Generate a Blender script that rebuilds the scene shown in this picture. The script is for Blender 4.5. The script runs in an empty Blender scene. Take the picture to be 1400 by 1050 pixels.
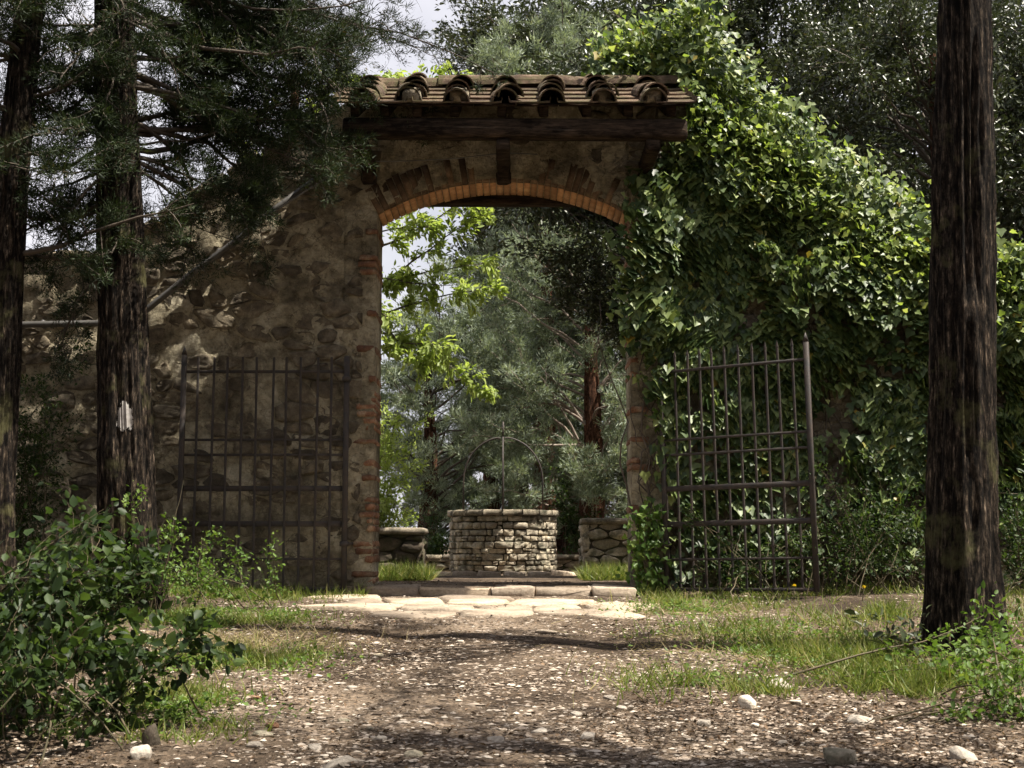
import bpy, bmesh, math, random
import numpy as np
from mathutils import Vector, Matrix

# ------------------------------------------------------------------ camera, sky, sun, exposure
SC = bpy.context.scene
COL = SC.collection
FPX = 1800.0                                   # focal length in photo pixels (photo 1400 wide)
PITCH = math.atan(220 / FPX)
CAM_Z = 1.3
cam = bpy.data.cameras.new('camera'); cam_o = bpy.data.objects.new('camera', cam); COL.objects.link(cam_o)
cam.sensor_width = 36.0; cam.lens = 36.0 * FPX / 1400.0
cam_o.location = (0, 0, CAM_Z); cam_o.rotation_euler = (math.pi / 2 + PITCH, 0, 0)
cam.clip_start = 0.05; cam.clip_end = 2000
cam.dof.use_dof = True; cam.dof.focus_distance = 13.0; cam.dof.aperture_fstop = 7.0
SC.camera = cam_o

SUN = Vector((0.42, -0.125, 0.90)).normalized()          # direction towards the sun
world = bpy.data.worlds.new('World'); SC.world = world; world.use_nodes = True
wn = world.node_tree.nodes; wl = world.node_tree.links
bg = wn['Background']
sky = wn.new('ShaderNodeTexSky'); sky.sky_type = 'NISHITA'; sky.sun_disc = False
sky.sun_elevation = math.asin(SUN.z); sky.sun_rotation = math.atan2(SUN.x, SUN.y)
sky.air_density = 1.0; sky.dust_density = 3.0; sky.ozone_density = 1.0
tc = wn.new('ShaderNodeTexCoord'); cl = wn.new('ShaderNodeTexNoise'); cl.inputs['Scale'].default_value = 2.3
cl.inputs['Detail'].default_value = 7; cl.inputs['Roughness'].default_value = 0.6
cr = wn.new('ShaderNodeMapRange'); cr.inputs['From Min'].default_value = 0.30; cr.inputs['From Max'].default_value = 0.62
cr.inputs['To Min'].default_value = 0.45; cr.inputs['To Max'].default_value = 1.0
cmix = wn.new('ShaderNodeMixRGB'); cmix.inputs['Color2'].default_value = (9.8, 9.6, 10.2, 1)   # high bright cloud veil
wl.new(tc.outputs['Generated'], cl.inputs['Vector']); wl.new(cl.outputs['Fac'], cr.inputs['Value'])
wl.new(cr.outputs['Result'], cmix.inputs['Fac']); wl.new(sky.outputs['Color'], cmix.inputs['Color1'])
wl.new(cmix.outputs['Color'], bg.inputs['Color']); bg.inputs['Strength'].default_value = 0.042

sun = bpy.data.lights.new('sun', 'SUN'); sun_o = bpy.data.objects.new('sun', sun); COL.objects.link(sun_o)
sun.energy = 5.0; sun.angle = math.radians(0.5); sun.color = (1.0, 0.93, 0.82)
sun_o.rotation_euler = SUN.to_track_quat('Z', 'Y').to_euler(); sun_o.location = (10, -5, 25)

SC.view_settings.view_transform = 'Standard'; SC.view_settings.look = 'None'
SC.view_settings.exposure = 1.35; SC.view_settings.gamma = 1.0; SC.view_settings.use_curve_mapping = False
SC.render.engine = 'CYCLES'
SC.cycles.max_bounces = 4; SC.cycles.diffuse_bounces = 3; SC.cycles.glossy_bounces = 2
SC.cycles.transmission_bounces = 3; SC.cycles.transparent_max_bounces = 4
SC.cycles.use_denoising = True; SC.cycles.use_adaptive_sampling = True; SC.cycles.adaptive_threshold = 0.03

# ------------------------------------------------------------------ helpers
RN = np.random.default_rng(7)
random.seed(7)
def W(px, py, d):
    """point of the place seen at photo pixel (px, py) at distance d along +Y"""
    x = (px - 700) / FPX; y = (525 - py) / FPX
    fy = math.cos(PITCH) - y * math.sin(PITCH); fz = math.sin(PITCH) + y * math.cos(PITCH)
    s = d / fy
    return np.array([x * s, d, CAM_Z + fz * s])
def sstep(a, b, x):
    t = np.clip((np.asarray(x, float) - a) / (b - a), 0, 1); return t * t * (3 - 2 * t)
def _h(ix, iy, iz, seed):
    n = (ix.astype(np.int64) * 374761393 + iy.astype(np.int64) * 668265263 + iz.astype(np.int64) * 2147483647 + seed * 974634533) & 0xffffffff
    n = ((n ^ (n >> 13)) * 1274126177) & 0xffffffff
    n = ((n ^ (n >> 16)) * 2246822519) & 0xffffffff
    return ((n ^ (n >> 15)) & 0xffff) / 65535.0
def vn(x, y, z=0.0, seed=0):
    x, y, z = np.broadcast_arrays(np.asarray(x, float), np.asarray(y, float), np.asarray(z, float))
    ix, iy, iz = np.floor(x).astype(np.int64), np.floor(y).astype(np.int64), np.floor(z).astype(np.int64)
    fx, fy, fz = x - ix, y - iy, z - iz
    fx = fx * fx * (3 - 2 * fx); fy = fy * fy * (3 - 2 * fy); fz = fz * fz * (3 - 2 * fz)
    r = 0
    for a in (0, 1):
        for b in (0, 1):
            for c in (0, 1):
                w = (fx if a else 1 - fx) * (fy if b else 1 - fy) * (fz if c else 1 - fz)
                r = r + w * _h(ix + a, iy + b, iz + c, seed)
    return r
def fbm(x, y, z=0.0, seed=0, o=4):
    r, a, f, t = 0, 1.0, 1.0, 0
    for k in range(o):
        r = r + a * vn(np.asarray(x) * f, np.asarray(y) * f, np.asarray(z) * f, seed + k); t += a; a *= 0.5; f *= 2.03
    return r / t
def nrmz(v):
    return v / np.maximum(np.linalg.norm(v, axis=-1, keepdims=True), 1e-9)

def link(o, parent=None):
    COL.objects.link(o)
    if parent is not None: o.parent = parent
    return o
def tag(o, label=None, cat=None, group=None, kind=None):
    if label: o['label'] = label
    if cat: o['category'] = cat
    if group: o['group'] = group
    if kind: o['kind'] = kind
    return o
def thing(name, loc, label, cat, group=None, kind=None):
    o = bpy.data.objects.new(name, None); o.empty_display_size = 0.2; o.location = [float(c) for c in loc]; link(o)
    return tag(o, label, cat, group, kind)
def wloc(o):
    v = Vector((0, 0, 0))
    while o is not None: v = v + o.location; o = o.parent
    return np.array(v)
def mesh_np(name, V, T, mat, parent=None, rnd=None, smooth=False, local=False):
    """mesh object from numpy triangles, world coordinates unless local"""
    V = np.asarray(V, np.float32); T = np.asarray(T, np.int32)
    off = np.zeros(3)
    if parent is not None and not local: V = V - wloc(parent).astype(np.float32)
    elif parent is None and not local:
        off = np.array([V[:, 0].mean(), V[:, 1].mean(), V[:, 2].min()]); V = V - off.astype(np.float32)
    me = bpy.data.meshes.new(name)
    me.vertices.add(len(V)); me.vertices.foreach_set('co', V.ravel())
    me.loops.add(T.size); me.loops.foreach_set('vertex_index', T.ravel())
    me.polygons.add(len(T)); me.polygons.foreach_set('loop_start', np.arange(0, T.size, 3, dtype=np.int32))
    me.polygons.foreach_set('loop_total', np.full(len(T), 3, np.int32))
    if smooth: me.polygons.foreach_set('use_smooth', np.ones(len(T), bool))
    if rnd is not None:
        at = me.attributes.new('rnd', 'FLOAT', 'FACE'); at.data.foreach_set('value', np.asarray(rnd, np.float32))
    me.update(calc_edges=True); me.materials.append(mat)
    o = bpy.data.objects.new(name, me); o.location = [float(c) for c in off]
    return link(o, parent)
class Acc:
    def __init__(s): s.v = []; s.t = []; s.r = []; s.n = 0
    def add(s, V, T, r=None):
        V = np.asarray(V, float); T = np.asarray(T, int)
        s.v.append(V); s.t.append(T + s.n); s.n += len(V)
        s.r.append(np.full(len(T), RN.random()) if r is None else np.broadcast_to(r, (len(T),)))
    def build(s, name, mat, parent=None, smooth=False, local=False):
        return mesh_np(name, np.concatenate(s.v), np.concatenate(s.t), mat, parent, np.concatenate(s.r), smooth, local)
def box_vt(c, s, R=None, taper=1.0):
    c = np.asarray(c, float); s = np.asarray(s, float) / 2
    V = np.array([[x, y, z] for x in (-1, 1) for y in (-1, 1) for z in (-1, 1)], float) * s
    if taper != 1.0: V[V[:, 2] > 0, :2] *= taper
    if R is not None: V = V @ np.asarray(R).T
    T = [(0,1,3),(0,3,2),(4,6,7),(4,7,5),(0,4,5),(0,5,1),(2,3,7),(2,7,6),(0,2,6),(0,6,4),(1,5,7),(1,7,3)]
    return V + c, np.array(T)
def bevel_box(c, s, b=0.006, R=None, jit=0.0):
    """chamfered box: three rings a side, 44 triangles"""
    c = np.asarray(c, float); h = np.asarray(s, float) / 2; b = min(b, h.min() * 0.6)
    rings = []
    for z, q in ((-h[2], b), (-h[2] + b, 0), (h[2] - b, 0), (h[2], b)):
        x, y = h[0] - q, h[1] - q; e = b
        rings.append([[x - e, -y, z], [x, -y + e, z], [x, y - e, z], [x - e, y, z], [-x + e, y, z], [-x, y - e, z], [-x, -y + e, z], [-x + e, -y, z]])
    V = np.array(rings).reshape(-1, 3)
    if jit: V = V + RN.normal(0, jit, V.shape)
    T = []
    for k in range(3):
        for i in range(8):
            j = (i + 1) % 8; a, b2, c2, d = k*8+i, k*8+j, k*8+8+j, k*8+8+i
            T += [(a, b2, c2), (a, c2, d)]
    for i in range(1, 7): T += [(0, i + 1, i), (24, 24 + i, 24 + i + 1)]
    if R is not None: V = V @ np.asarray(R).T
    return V + c, np.array(T)
def tube_vt(P, r, n=6, cap=True):
    P = np.asarray(P, float); m = len(P); r = np.broadcast_to(np.asarray(r, float), (m,))
    d = nrmz(np.gradient(P, axis=0)); ref = np.array([0.0, 0, 1]) if abs(d[0][2]) < 0.9 else np.array([1.0, 0, 0])
    u = nrmz(np.cross(d, ref)); w = np.cross(d, u)
    a = np.arange(n) * 2 * math.pi / n
    V = (P[:, None] + r[:, None, None] * (np.cos(a)[None, :, None] * u[:, None] + np.sin(a)[None, :, None] * w[:, None])).reshape(-1, 3)
    i = np.arange(m - 1)[:, None] * n; j = np.arange(n)[None]; k = (j + 1) % n
    A, B, C, D = i + j, i + k, i + n + k, i + n + j
    T = np.concatenate([np.stack([A, B, C], -1).reshape(-1, 3), np.stack([A, C, D], -1).reshape(-1, 3)])
    if cap:
        V = np.concatenate([V, P[:1], P[-1:]]); c0, c1 = m * n, m * n + 1; jj = np.arange(n); kk = (jj + 1) % n
        T = np.concatenate([T, np.stack([np.full(n, c0), kk, jj], -1), np.stack([np.full(n, c1), (m-1)*n + jj, (m-1)*n + kk], -1)])
    return V, T
def rotz(a): c, s = math.cos(a), math.sin(a); return np.array([[c, -s, 0], [s, c, 0], [0, 0, 1]])
def rotx(a): c, s = math.cos(a), math.sin(a); return np.array([[1, 0, 0], [0, c, -s], [0, s, c]])
def roty(a): c, s = math.cos(a), math.sin(a); return np.array([[c, 0, s], [0, 1, 0], [-s, 0, c]])

# leaf templates: x along the leaf, y across, z normal
T_BLADE = (np.array([[0, -.5, 0], [0, .5, 0], [1, 0, 0]], float), np.array([(0, 1, 2)]))
T_OVAL = (np.array([[0, 0, 0], [.45, -.5, .10], [1, 0, -.05], [.45, .5, .10]], float), np.array([(0, 1, 2), (0, 2, 3)]))
T_LEAF = (np.array([[0, 0, 0], [.25, -.42, .08], [.6, -.44, .06], [1, 0, -.1], [.6, .44, .06], [.25, .42, .08], [.5, 0, -.03]], float),
          np.array([(0, 1, 6), (1, 2, 6), (2, 3, 6), (3, 4, 6), (4, 5, 6), (5, 0, 6)]))
T_IVY = (np.array([[0, 0, 0], [-.12, -.34, .03], [.22, -.56, .07], [.42, -.34, .05], [1, 0, -.08], [.42, .34, .05], [.22, .56, .07], [-.12, .34, .03], [.3, 0, -.04]], float),
         np.array([(0, 1, 8), (1, 2, 8), (2, 3, 8), (3, 4, 8), (4, 5, 8), (5, 6, 8), (6, 7, 8), (7, 0, 8)]))
T_GRASS = (np.array([[0, -.5, 0], [0, .5, 0], [.5, -.38, .06], [.5, .38, .06], [1, 0, .30]], float), np.array([(0, 1, 3), (0, 3, 2), (2, 3, 4)]))
def leaf_vt(P, D, N, L, Wd, tmpl):
    """leaves at P pointing along D with upper side N, length L, width Wd"""
    TV, TT = tmpl; n = len(P)
    D = nrmz(D); S = nrmz(np.cross(N, D)); N = np.cross(D, S)
    L = np.broadcast_to(L, (n,)); Wd = np.broadcast_to(Wd, (n,))
    V = P[:, None] + L[:, None, None] * TV[None, :, 0:1] * D[:, None] + Wd[:, None, None] * TV[None, :, 1:2] * S[:, None] \
        + L[:, None, None] * TV[None, :, 2:3] * N[:, None]
    T = TT[None] + (np.arange(n) * len(TV))[:, None, None]
    return V.reshape(-1, 3), T.reshape(-1, 3), np.repeat(RN.random(n), len(TT))
def rdir(n): return nrmz(RN.normal(size=(n, 3)))

# ------------------------------------------------------------------ materials
def nmat(name):
    m = bpy.data.materials.new(name); m.use_nodes = True
    nt = m.node_tree; return m, nt, nt.nodes, nt.links, nt.nodes['Principled BSDF']
def ramp(nodes, stops):
    r = nodes.new('ShaderNodeValToRGB'); e = r.color_ramp.elements
    while len(e) < len(stops): e.new(0.5)
    for k, (p, c) in enumerate(stops): e[k].position = p; e[k].color = (*c, 1)
    return r
def noise(nodes, links, scale, detail=5, rough=0.6, vec=None, dim='3D'):
    n = nodes.new('ShaderNodeTexNoise'); n.inputs['Scale'].default_value = scale; n.inputs['Detail'].default_value = detail
    n.inputs['Roughness'].default_value = rough
    if vec is not None: links.new(vec, n.inputs['Vector'])
    return n
def wpos(nodes): return nodes.new('ShaderNodeNewGeometry').outputs['Position']
def bump(nodes, links, p, src, strength, dist):
    b = nodes.new('ShaderNodeBump'); b.inputs['Strength'].default_value = strength; b.inputs['Distance'].default_value = dist
    links.new(src, b.inputs['Height']); links.new(b.outputs['Normal'], p.inputs['Normal']); return b
def mixc(nodes, links, fac, c1, c2, mode='MIX'):
    m = nodes.new('ShaderNodeMixRGB'); m.blend_type = mode
    for s, v in (('Fac', fac), ('Color1', c1), ('Color2', c2)):
        if hasattr(v, 'is_linked'): links.new(v, m.inputs[s])
        elif s == 'Fac': m.inputs[s].default_value = v
        else: m.inputs[s].default_value = (*v, 1)
    return m.outputs['Color']
def leaf_mat(name, stops, trans=0.35, rough=0.45, spec=0.4, tcol=1.25):
    m, nt, N, L, p = nmat(name)
    a = N.new('ShaderNodeAttribute'); a.attribute_name = 'rnd'
    r = ramp(N, stops); L.new(a.outputs['Fac'], r.inputs['Fac'])
    L.new(r.outputs['Color'], p.inputs['Base Color']); p.inputs['Roughness'].default_value = rough
    p.inputs['Specular IOR Level'].default_value = spec
    t = N.new('ShaderNodeBsdfTranslucent'); tm = mixc(N, L, 1.0, r.outputs['Color'], (tcol, tcol * 1.02, tcol * 0.55), 'MULTIPLY')
    L.new(tm, t.inputs['Color'])
    mx = N.new('ShaderNodeMixShader'); mx.inputs['Fac'].default_value = trans
    L.new(p.outputs['BSDF'], mx.inputs[1]); L.new(t.outputs['BSDF'], mx.inputs[2])
    L.new(mx.outputs['Shader'], N['Material Output'].inputs['Surface']); return m
def rock_mat(name, stops, scale=6, bs=0.6, moss=None, rough=0.92, obj_random=True):
    m, nt, N, L, p = nmat(name)
    pos = wpos(N)
    n1 = noise(N, L, scale, 6, 0.65, pos); r = ramp(N, stops); L.new(n1.outputs['Fac'], r.inputs['Fac'])
    col = r.outputs['Color']
    n2 = noise(N, L, scale * 9, 5, 0.7, pos)
    d = ramp(N, [(0.3, (0.55, 0.53, 0.5)), (0.65, (1.1, 1.08, 1.05))]); L.new(n2.outputs['Fac'], d.inputs['Fac'])
    col = mixc(N, L, 0.8, col, d.outputs['Color'], 'MULTIPLY')
    if obj_random:
        oi = N.new('ShaderNodeObjectInfo'); rr = ramp(N, [(0, (0.62, 0.6, 0.58)), (0.5, (0.95, 0.93, 0.9)), (1, (1.25, 1.2, 1.1))])
        L.new(oi.outputs['Random'], rr.inputs['Fac']); col = mixc(N, L, 1.0, col, rr.outputs['Color'], 'MULTIPLY')
    if moss:
        n3 = noise(N, L, scale * 0.6, 5, 0.7, pos); mr = ramp(N, [(0.46, (0, 0, 0)), (0.62, (1, 1, 1))]); L.new(n3.outputs['Fac'], mr.inputs['Fac'])
        col = mixc(N, L, mr.outputs['Color'], col, moss)
    L.new(col, p.inputs['Base Color']); p.inputs['Roughness'].default_value = rough; p.inputs['Specular IOR Level'].default_value = 0.2
    bump(N, L, p, n2.outputs['Fac'], bs, 0.02); return m
def bark_mat(name, stops, bs=0.9, light=None, sv=(1, 1, 0.15), sc=38):
    m, nt, N, L, p = nmat(name)
    mp = N.new('ShaderNodeMapping'); mp.inputs['Scale'].default_value = sv; L.new(wpos(N), mp.inputs['Vector'])
    n1 = noise(N, L, sc, 8, 0.72, mp.outputs['Vector']); r = ramp(N, stops); L.new(n1.outputs['Fac'], r.inputs['Fac'])
    n4 = noise(N, L, sc * 3.6, 4, 0.7, mp.outputs['Vector']); d = ramp(N, [(0.38, (0.35, 0.33, 0.31)), (0.6, (1.15, 1.1, 1.05))]); L.new(n4.outputs['Fac'], d.inputs['Fac'])
    col = mixc(N, L, 0.8, r.outputs['Color'], d.outputs['Color'], 'MULTIPLY')
    mq = N.new('ShaderNodeMapping'); mq.inputs['Scale'].default_value = tuple(min(1, c * 3.2) for c in sv); L.new(wpos(N), mq.inputs['Vector'])
    n5 = noise(N, L, sc * .55, 6, 0.7, mq.outputs['Vector']); d5 = ramp(N, [(0.40, (0.18, 0.17, 0.16)), (0.50, (0.9, 0.88, 0.86)), (0.66, (1.7, 1.62, 1.5))]); L.new(n5.outputs['Fac'], d5.inputs['Fac'])
    col = mixc(N, L, 0.85, col, d5.outputs['Color'], 'MULTIPLY')
    n2 = noise(N, L, 2.4, 5, 0.65, wpos(N)); l = ramp(N, [(0.55, (0, 0, 0)), (0.66, (1, 1, 1))]); L.new(n2.outputs['Fac'], l.inputs['Fac'])
    if light: col = mixc(N, L, l.outputs['Color'], col, mixc(N, L, n4.outputs['Fac'], (0.02, 0.02, 0.01), light))
    L.new(col, p.inputs['Base Color']); p.inputs['Roughness'].default_value = 0.95; p.inputs['Specular IOR Level'].default_value = 0.12
    ad = N.new('ShaderNodeMath'); ad.operation = 'MULTIPLY_ADD'; ad.inputs[1].default_value = 0.5; L.new(n4.outputs['Fac'], ad.inputs[0]); L.new(n1.outputs['Fac'], ad.inputs[2])
    ae = N.new('ShaderNodeMath'); ae.operation = 'ADD'; L.new(ad.outputs[0], ae.inputs[0]); L.new(n5.outputs['Fac'], ae.inputs[1])
    bump(N, L, p, ae.outputs[0], bs, 0.05); return m
def plain_mat(name, c, rough=0.7, spec=0.3, var=None, vs=8.0, metal=0.0, bs=0.2):
    m, nt, N, L, p = nmat(name)
    n1 = noise(N, L, vs, 5, 0.65, wpos(N)); r = ramp(N, [(0.35, c), (0.68, var or tuple(x * 0.6 for x in c))])
    L.new(n1.outputs['Fac'], r.inputs['Fac']); L.new(r.outputs['Color'], p.inputs['Base Color'])
    p.inputs['Roughness'].default_value = rough; p.inputs['Specular IOR Level'].default_value = spec; p.inputs['Metallic'].default_value = metal
    n2 = noise(N, L, vs * 8, 4, 0.6, wpos(N)); bump(N, L, p, n2.outputs['Fac'], bs, 0.01); return m

M = {}
M['bark'] = bark_mat('bark', [(0.40, (0.006, 0.005, 0.004)), (0.51, (0.024, 0.019, 0.015)), (0.60, (0.09, 0.072, 0.056)), (0.69, (0.28, 0.23, 0.18))], 0.6, (0.13, 0.12, 0.055))
M['bark_far'] = bark_mat('bark_reddish', [(0.3, (0.03, 0.015, 0.01)), (0.55, (0.13, 0.065, 0.04)), (0.75, (0.24, 0.14, 0.10))])
M['twig'] = plain_mat('twig', (0.05, 0.038, 0.028), var=(0.10, 0.08, 0.06))
M['twig_pale'] = plain_mat('twig_pale', (0.30, 0.25, 0.20), var=(0.16, 0.12, 0.10))
M['stem'] = plain_mat('stem', (0.06, 0.055, 0.028), var=(0.11, 0.08, 0.045))
M['cypress'] = leaf_mat('cypress_needles', [(0, (0.008, 0.014, 0.006)), (0.5, (0.018, 0.030, 0.011)), (0.9, (0.040, 0.058, 0.020)), (1, (0.11, 0.07, 0.03))], 0.2, 0.6, 0.2)
M['juniper'] = leaf_mat('juniper_needles', [(0, (0.07, 0.09, 0.065)), (0.5, (0.18, 0.22, 0.16)), (0.9, (0.33, 0.38, 0.29)), (1, (0.30, 0.25, 0.17))], 0.3, 0.6, 0.25)
M['oak'] = leaf_mat('holm_oak_leaf', [(0, (0.018, 0.026, 0.012)), (0.6, (0.042, 0.055, 0.024)), (0.92, (0.08, 0.095, 0.045)), (1, (0.12, 0.09, 0.04))], 0.15, 0.38, 0.5)
M['lime'] = leaf_mat('fresh_leaf', [(0, (0.16, 0.22, 0.045)), (0.5, (0.25, 0.32, 0.085)), (1, (0.36, 0.41, 0.15))], 0.45, 0.5, 0.3, 1.5)
M['ivy'] = leaf_mat('ivy_leaf', [(0, (0.022, 0.045, 0.016)), (0.45, (0.075, 0.115, 0.036)), (0.85, (0.17, 0.22, 0.072)), (0.985, (0.25, 0.30, 0.11)), (1, (0.32, 0.22, 0.03))], 0.34, 0.46, 0.35)
M['ivy_young'] = leaf_mat('young_ivy_leaf', [(0, (0.10, 0.155, 0.032)), (0.5, (0.20, 0.265, 0.065)), (1, (0.33, 0.37, 0.13))], 0.45, 0.42, 0.4, 1.4)
M['bush'] = leaf_mat('bush_leaf', [(0, (0.010, 0.019, 0.006)), (0.5, (0.024, 0.046, 0.012)), (0.95, (0.075, 0.115, 0.028)), (1, (0.14, 0.12, 0.04))], 0.4, 0.5, 0.25)
M['weed'] = leaf_mat('weed_leaf', [(0, (0.05, 0.10, 0.02)), (0.6, (0.10, 0.17, 0.03)), (1, (0.17, 0.23, 0.05))], 0.4, 0.5, 0.3)
M['grass'] = leaf_mat('grass_blade', [(0, (0.08, 0.125, 0.022)), (0.6, (0.16, 0.20, 0.045)), (0.9, (0.26, 0.27, 0.09)), (1, (0.36, 0.30, 0.15))], 0.4, 0.5, 0.3)
M['straw'] = leaf_mat('dry_straw', [(0, (0.20, 0.16, 0.08)), (1, (0.42, 0.35, 0.20))], 0.2, 0.7, 0.2)
M['litter'] = leaf_mat('dead_leaf', [(0, (0.025, 0.017, 0.011)), (0.6, (0.085, 0.055, 0.034)), (1, (0.24, 0.16, 0.10))], 0.1, 0.7, 0.2)
M['pebble'] = leaf_mat('gravel_chip', [(0, (0.06, 0.044, 0.032)), (0.45, (0.16, 0.122, 0.09)), (0.80, (0.32, 0.26, 0.205)), (1, (0.52, 0.455, 0.38))], 0.0, 0.9, 0.2)
M['flower'] = leaf_mat('yellow_petal', [(0, (0.7, 0.5, 0.02)), (1, (0.8, 0.62, 0.05))], 0.2, 0.6, 0.2)
M['stone'] = rock_mat('wall_stone', [(0.3, (0.075, 0.064, 0.05)), (0.5, (0.17, 0.148, 0.112)), (0.7, (0.33, 0.29, 0.22))], 9, 1.0)
M['well_stone'] = rock_mat('well_stone', [(0.25, (0.30, 0.27, 0.215)), (0.5, (0.50, 0.45, 0.36)), (0.75, (0.64, 0.59, 0.48))], 9, 0.8, (0.15, 0.14, 0.10))
M['coping'] = rock_mat('coping_stone', [(0.25, (0.16, 0.14, 0.11)), (0.55, (0.33, 0.295, 0.235)), (0.8, (0.46, 0.42, 0.34))], 8, 0.8, (0.07, 0.065, 0.045))
M['dark_stone'] = rock_mat('mossy_stone', [(0.25, (0.05, 0.045, 0.035)), (0.55, (0.12, 0.10, 0.08)), (0.8, (0.26, 0.22, 0.17))], 6, 0.9, (0.05, 0.06, 0.025))
M['flag'] = rock_mat('flagstone', [(0.25, (0.28, 0.23, 0.18)), (0.5, (0.42, 0.355, 0.285)), (0.75, (0.54, 0.47, 0.39))], 4, 0.6)
M['limestone'] = rock_mat('limestone', [(0.25, (0.34, 0.31, 0.27)), (0.5, (0.48, 0.44, 0.39)), (0.75, (0.62, 0.58, 0.53))], 6, 0.5)
M['brick'] = rock_mat('brick', [(0.3, (0.15, 0.085, 0.06)), (0.48, (0.27, 0.145, 0.09)), (0.62, (0.36, 0.27, 0.19))], 10, 0.8)
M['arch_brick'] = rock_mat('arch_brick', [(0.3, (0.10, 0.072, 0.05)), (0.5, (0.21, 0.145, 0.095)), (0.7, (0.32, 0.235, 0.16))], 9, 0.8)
M['soffit_brick_lit'] = rock_mat('soffit_brick_lit', [(0.3, (0.40, 0.215, 0.11)), (0.5, (0.56, 0.33, 0.18)), (0.7, (0.62, 0.42, 0.26))], 9, 0.5)  # cleaner brick, colour also raised to carry bounce light from the paving
M['tile'] = rock_mat('clay_tile', [(0.3, (0.045, 0.034, 0.026)), (0.5, (0.125, 0.086, 0.062)), (0.7, (0.25, 0.195, 0.15))], 9, 0.9, (0.085, 0.075, 0.035))
M['timber'] = bark_mat('old_timber', [(0.3, (0.016, 0.012, 0.009)), (0.55, (0.045, 0.033, 0.024)), (0.75, (0.10, 0.075, 0.055))], 0.4, None, (0.1, 1, 1), 22)
M['iron'] = plain_mat('weathered_iron', (0.028, 0.026, 0.025), 0.65, 0.35, (0.058, 0.042, 0.032), 14, 0.0, 0.3)
M['pipe'] = plain_mat('grey_pipe', (0.075, 0.072, 0.066), 0.5, 0.4, (0.05, 0.046, 0.04), 6)
M['cable'] = plain_mat('cable', (0.20, 0.19, 0.17), 0.6, 0.3)
M['paint'] = plain_mat('white_paint', (0.36, 0.34, 0.32), 0.9, 0.1, (0.22, 0.20, 0.18), 25)

def plaster_mat():
    m, nt, N, L, p = nmat('old_plaster_and_mortar')
    pos = wpos(N)
    a = noise(N, L, 1.6, 6, 0.65, pos); r = ramp(N, [(0.32, (0.10, 0.088, 0.06)), (0.44, (0.27, 0.236, 0.165)), (0.54, (0.47, 0.42, 0.30)), (0.67, (0.62, 0.57, 0.44))])
    L.new(a.outputs['Fac'], r.inputs['Fac'])
    b = noise(N, L, 14, 6, 0.72, pos); d = ramp(N, [(0.34, (0.42, 0.40, 0.37)), (0.6, (1.05, 1.03, 1.0))]); L.new(b.outputs['Fac'], d.inputs['Fac'])
    col = mixc(N, L, 0.85, r.outputs['Color'], d.outputs['Color'], 'MULTIPLY')
    v = N.new('ShaderNodeTexVoronoi'); v.feature = 'DISTANCE_TO_EDGE'; v.inputs['Scale'].default_value = 4.5
    dn = noise(N, L, 5, 3, 0.6, pos); vm = N.new('ShaderNodeVectorMath'); vm.operation = 'MULTIPLY_ADD'
    vm.inputs[1].default_value = (0.35, 0.35, 0.35); L.new(dn.outputs['Color'], vm.inputs[0]); L.new(pos, vm.inputs[2]); L.new(vm.outputs[0], v.inputs['Vector'])
    cr = ramp(N, [(0.0, (0.25, 0.22, 0.2)), (0.022, (1, 1, 1))]); L.new(v.outputs['Distance'], cr.inputs['Fac'])
    col = mixc(N, L, 0.7, col, cr.outputs['Color'], 'MULTIPLY')
    L.new(col, p.inputs['Base Color']); p.inputs['Roughness'].default_value = 0.95; p.inputs['Specular IOR Level'].default_value = 0.15
    bump(N, L, p, b.outputs['Fac'], 1.0, 0.07); return m
M['plaster'] = plaster_mat()

def ground_mat():
    m, nt, N, L, p = nmat('gravelly_soil')
    pos = wpos(N)
    a = noise(N, L, 0.9, 6, 0.65, pos); r = ramp(N, [(0.38, (0.045, 0.033, 0.024)), (0.52, (0.105, 0.080, 0.058)), (0.66, (0.22, 0.175, 0.132))]); L.new(a.outputs['Fac'], r.inputs['Fac'])
    v = N.new('ShaderNodeTexVoronoi'); v.inputs['Scale'].default_value = 55; L.new(pos, v.inputs['Vector'])
    vr = ramp(N, [(0.0, (0.45, 0.42, 0.4)), (0.5, (1.0, 0.97, 0.93)), (1.0, (1.7, 1.6, 1.5))]); L.new(v.outputs['Color'], vr.inputs['Fac'])
    col = mixc(N, L, 0.9, r.outputs['Color'], vr.outputs['Color'], 'MULTIPLY')
    L.new(col, p.inputs['Base Color']); p.inputs['Roughness'].default_value = 0.95; p.inputs['Specular IOR Level'].default_value = 0.15
    n2 = noise(N, L, 40, 5, 0.7, pos); bump(N, L, p, n2.outputs['Fac'], 0.9, 0.03); return m
M['ground'] = ground_mat()

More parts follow.
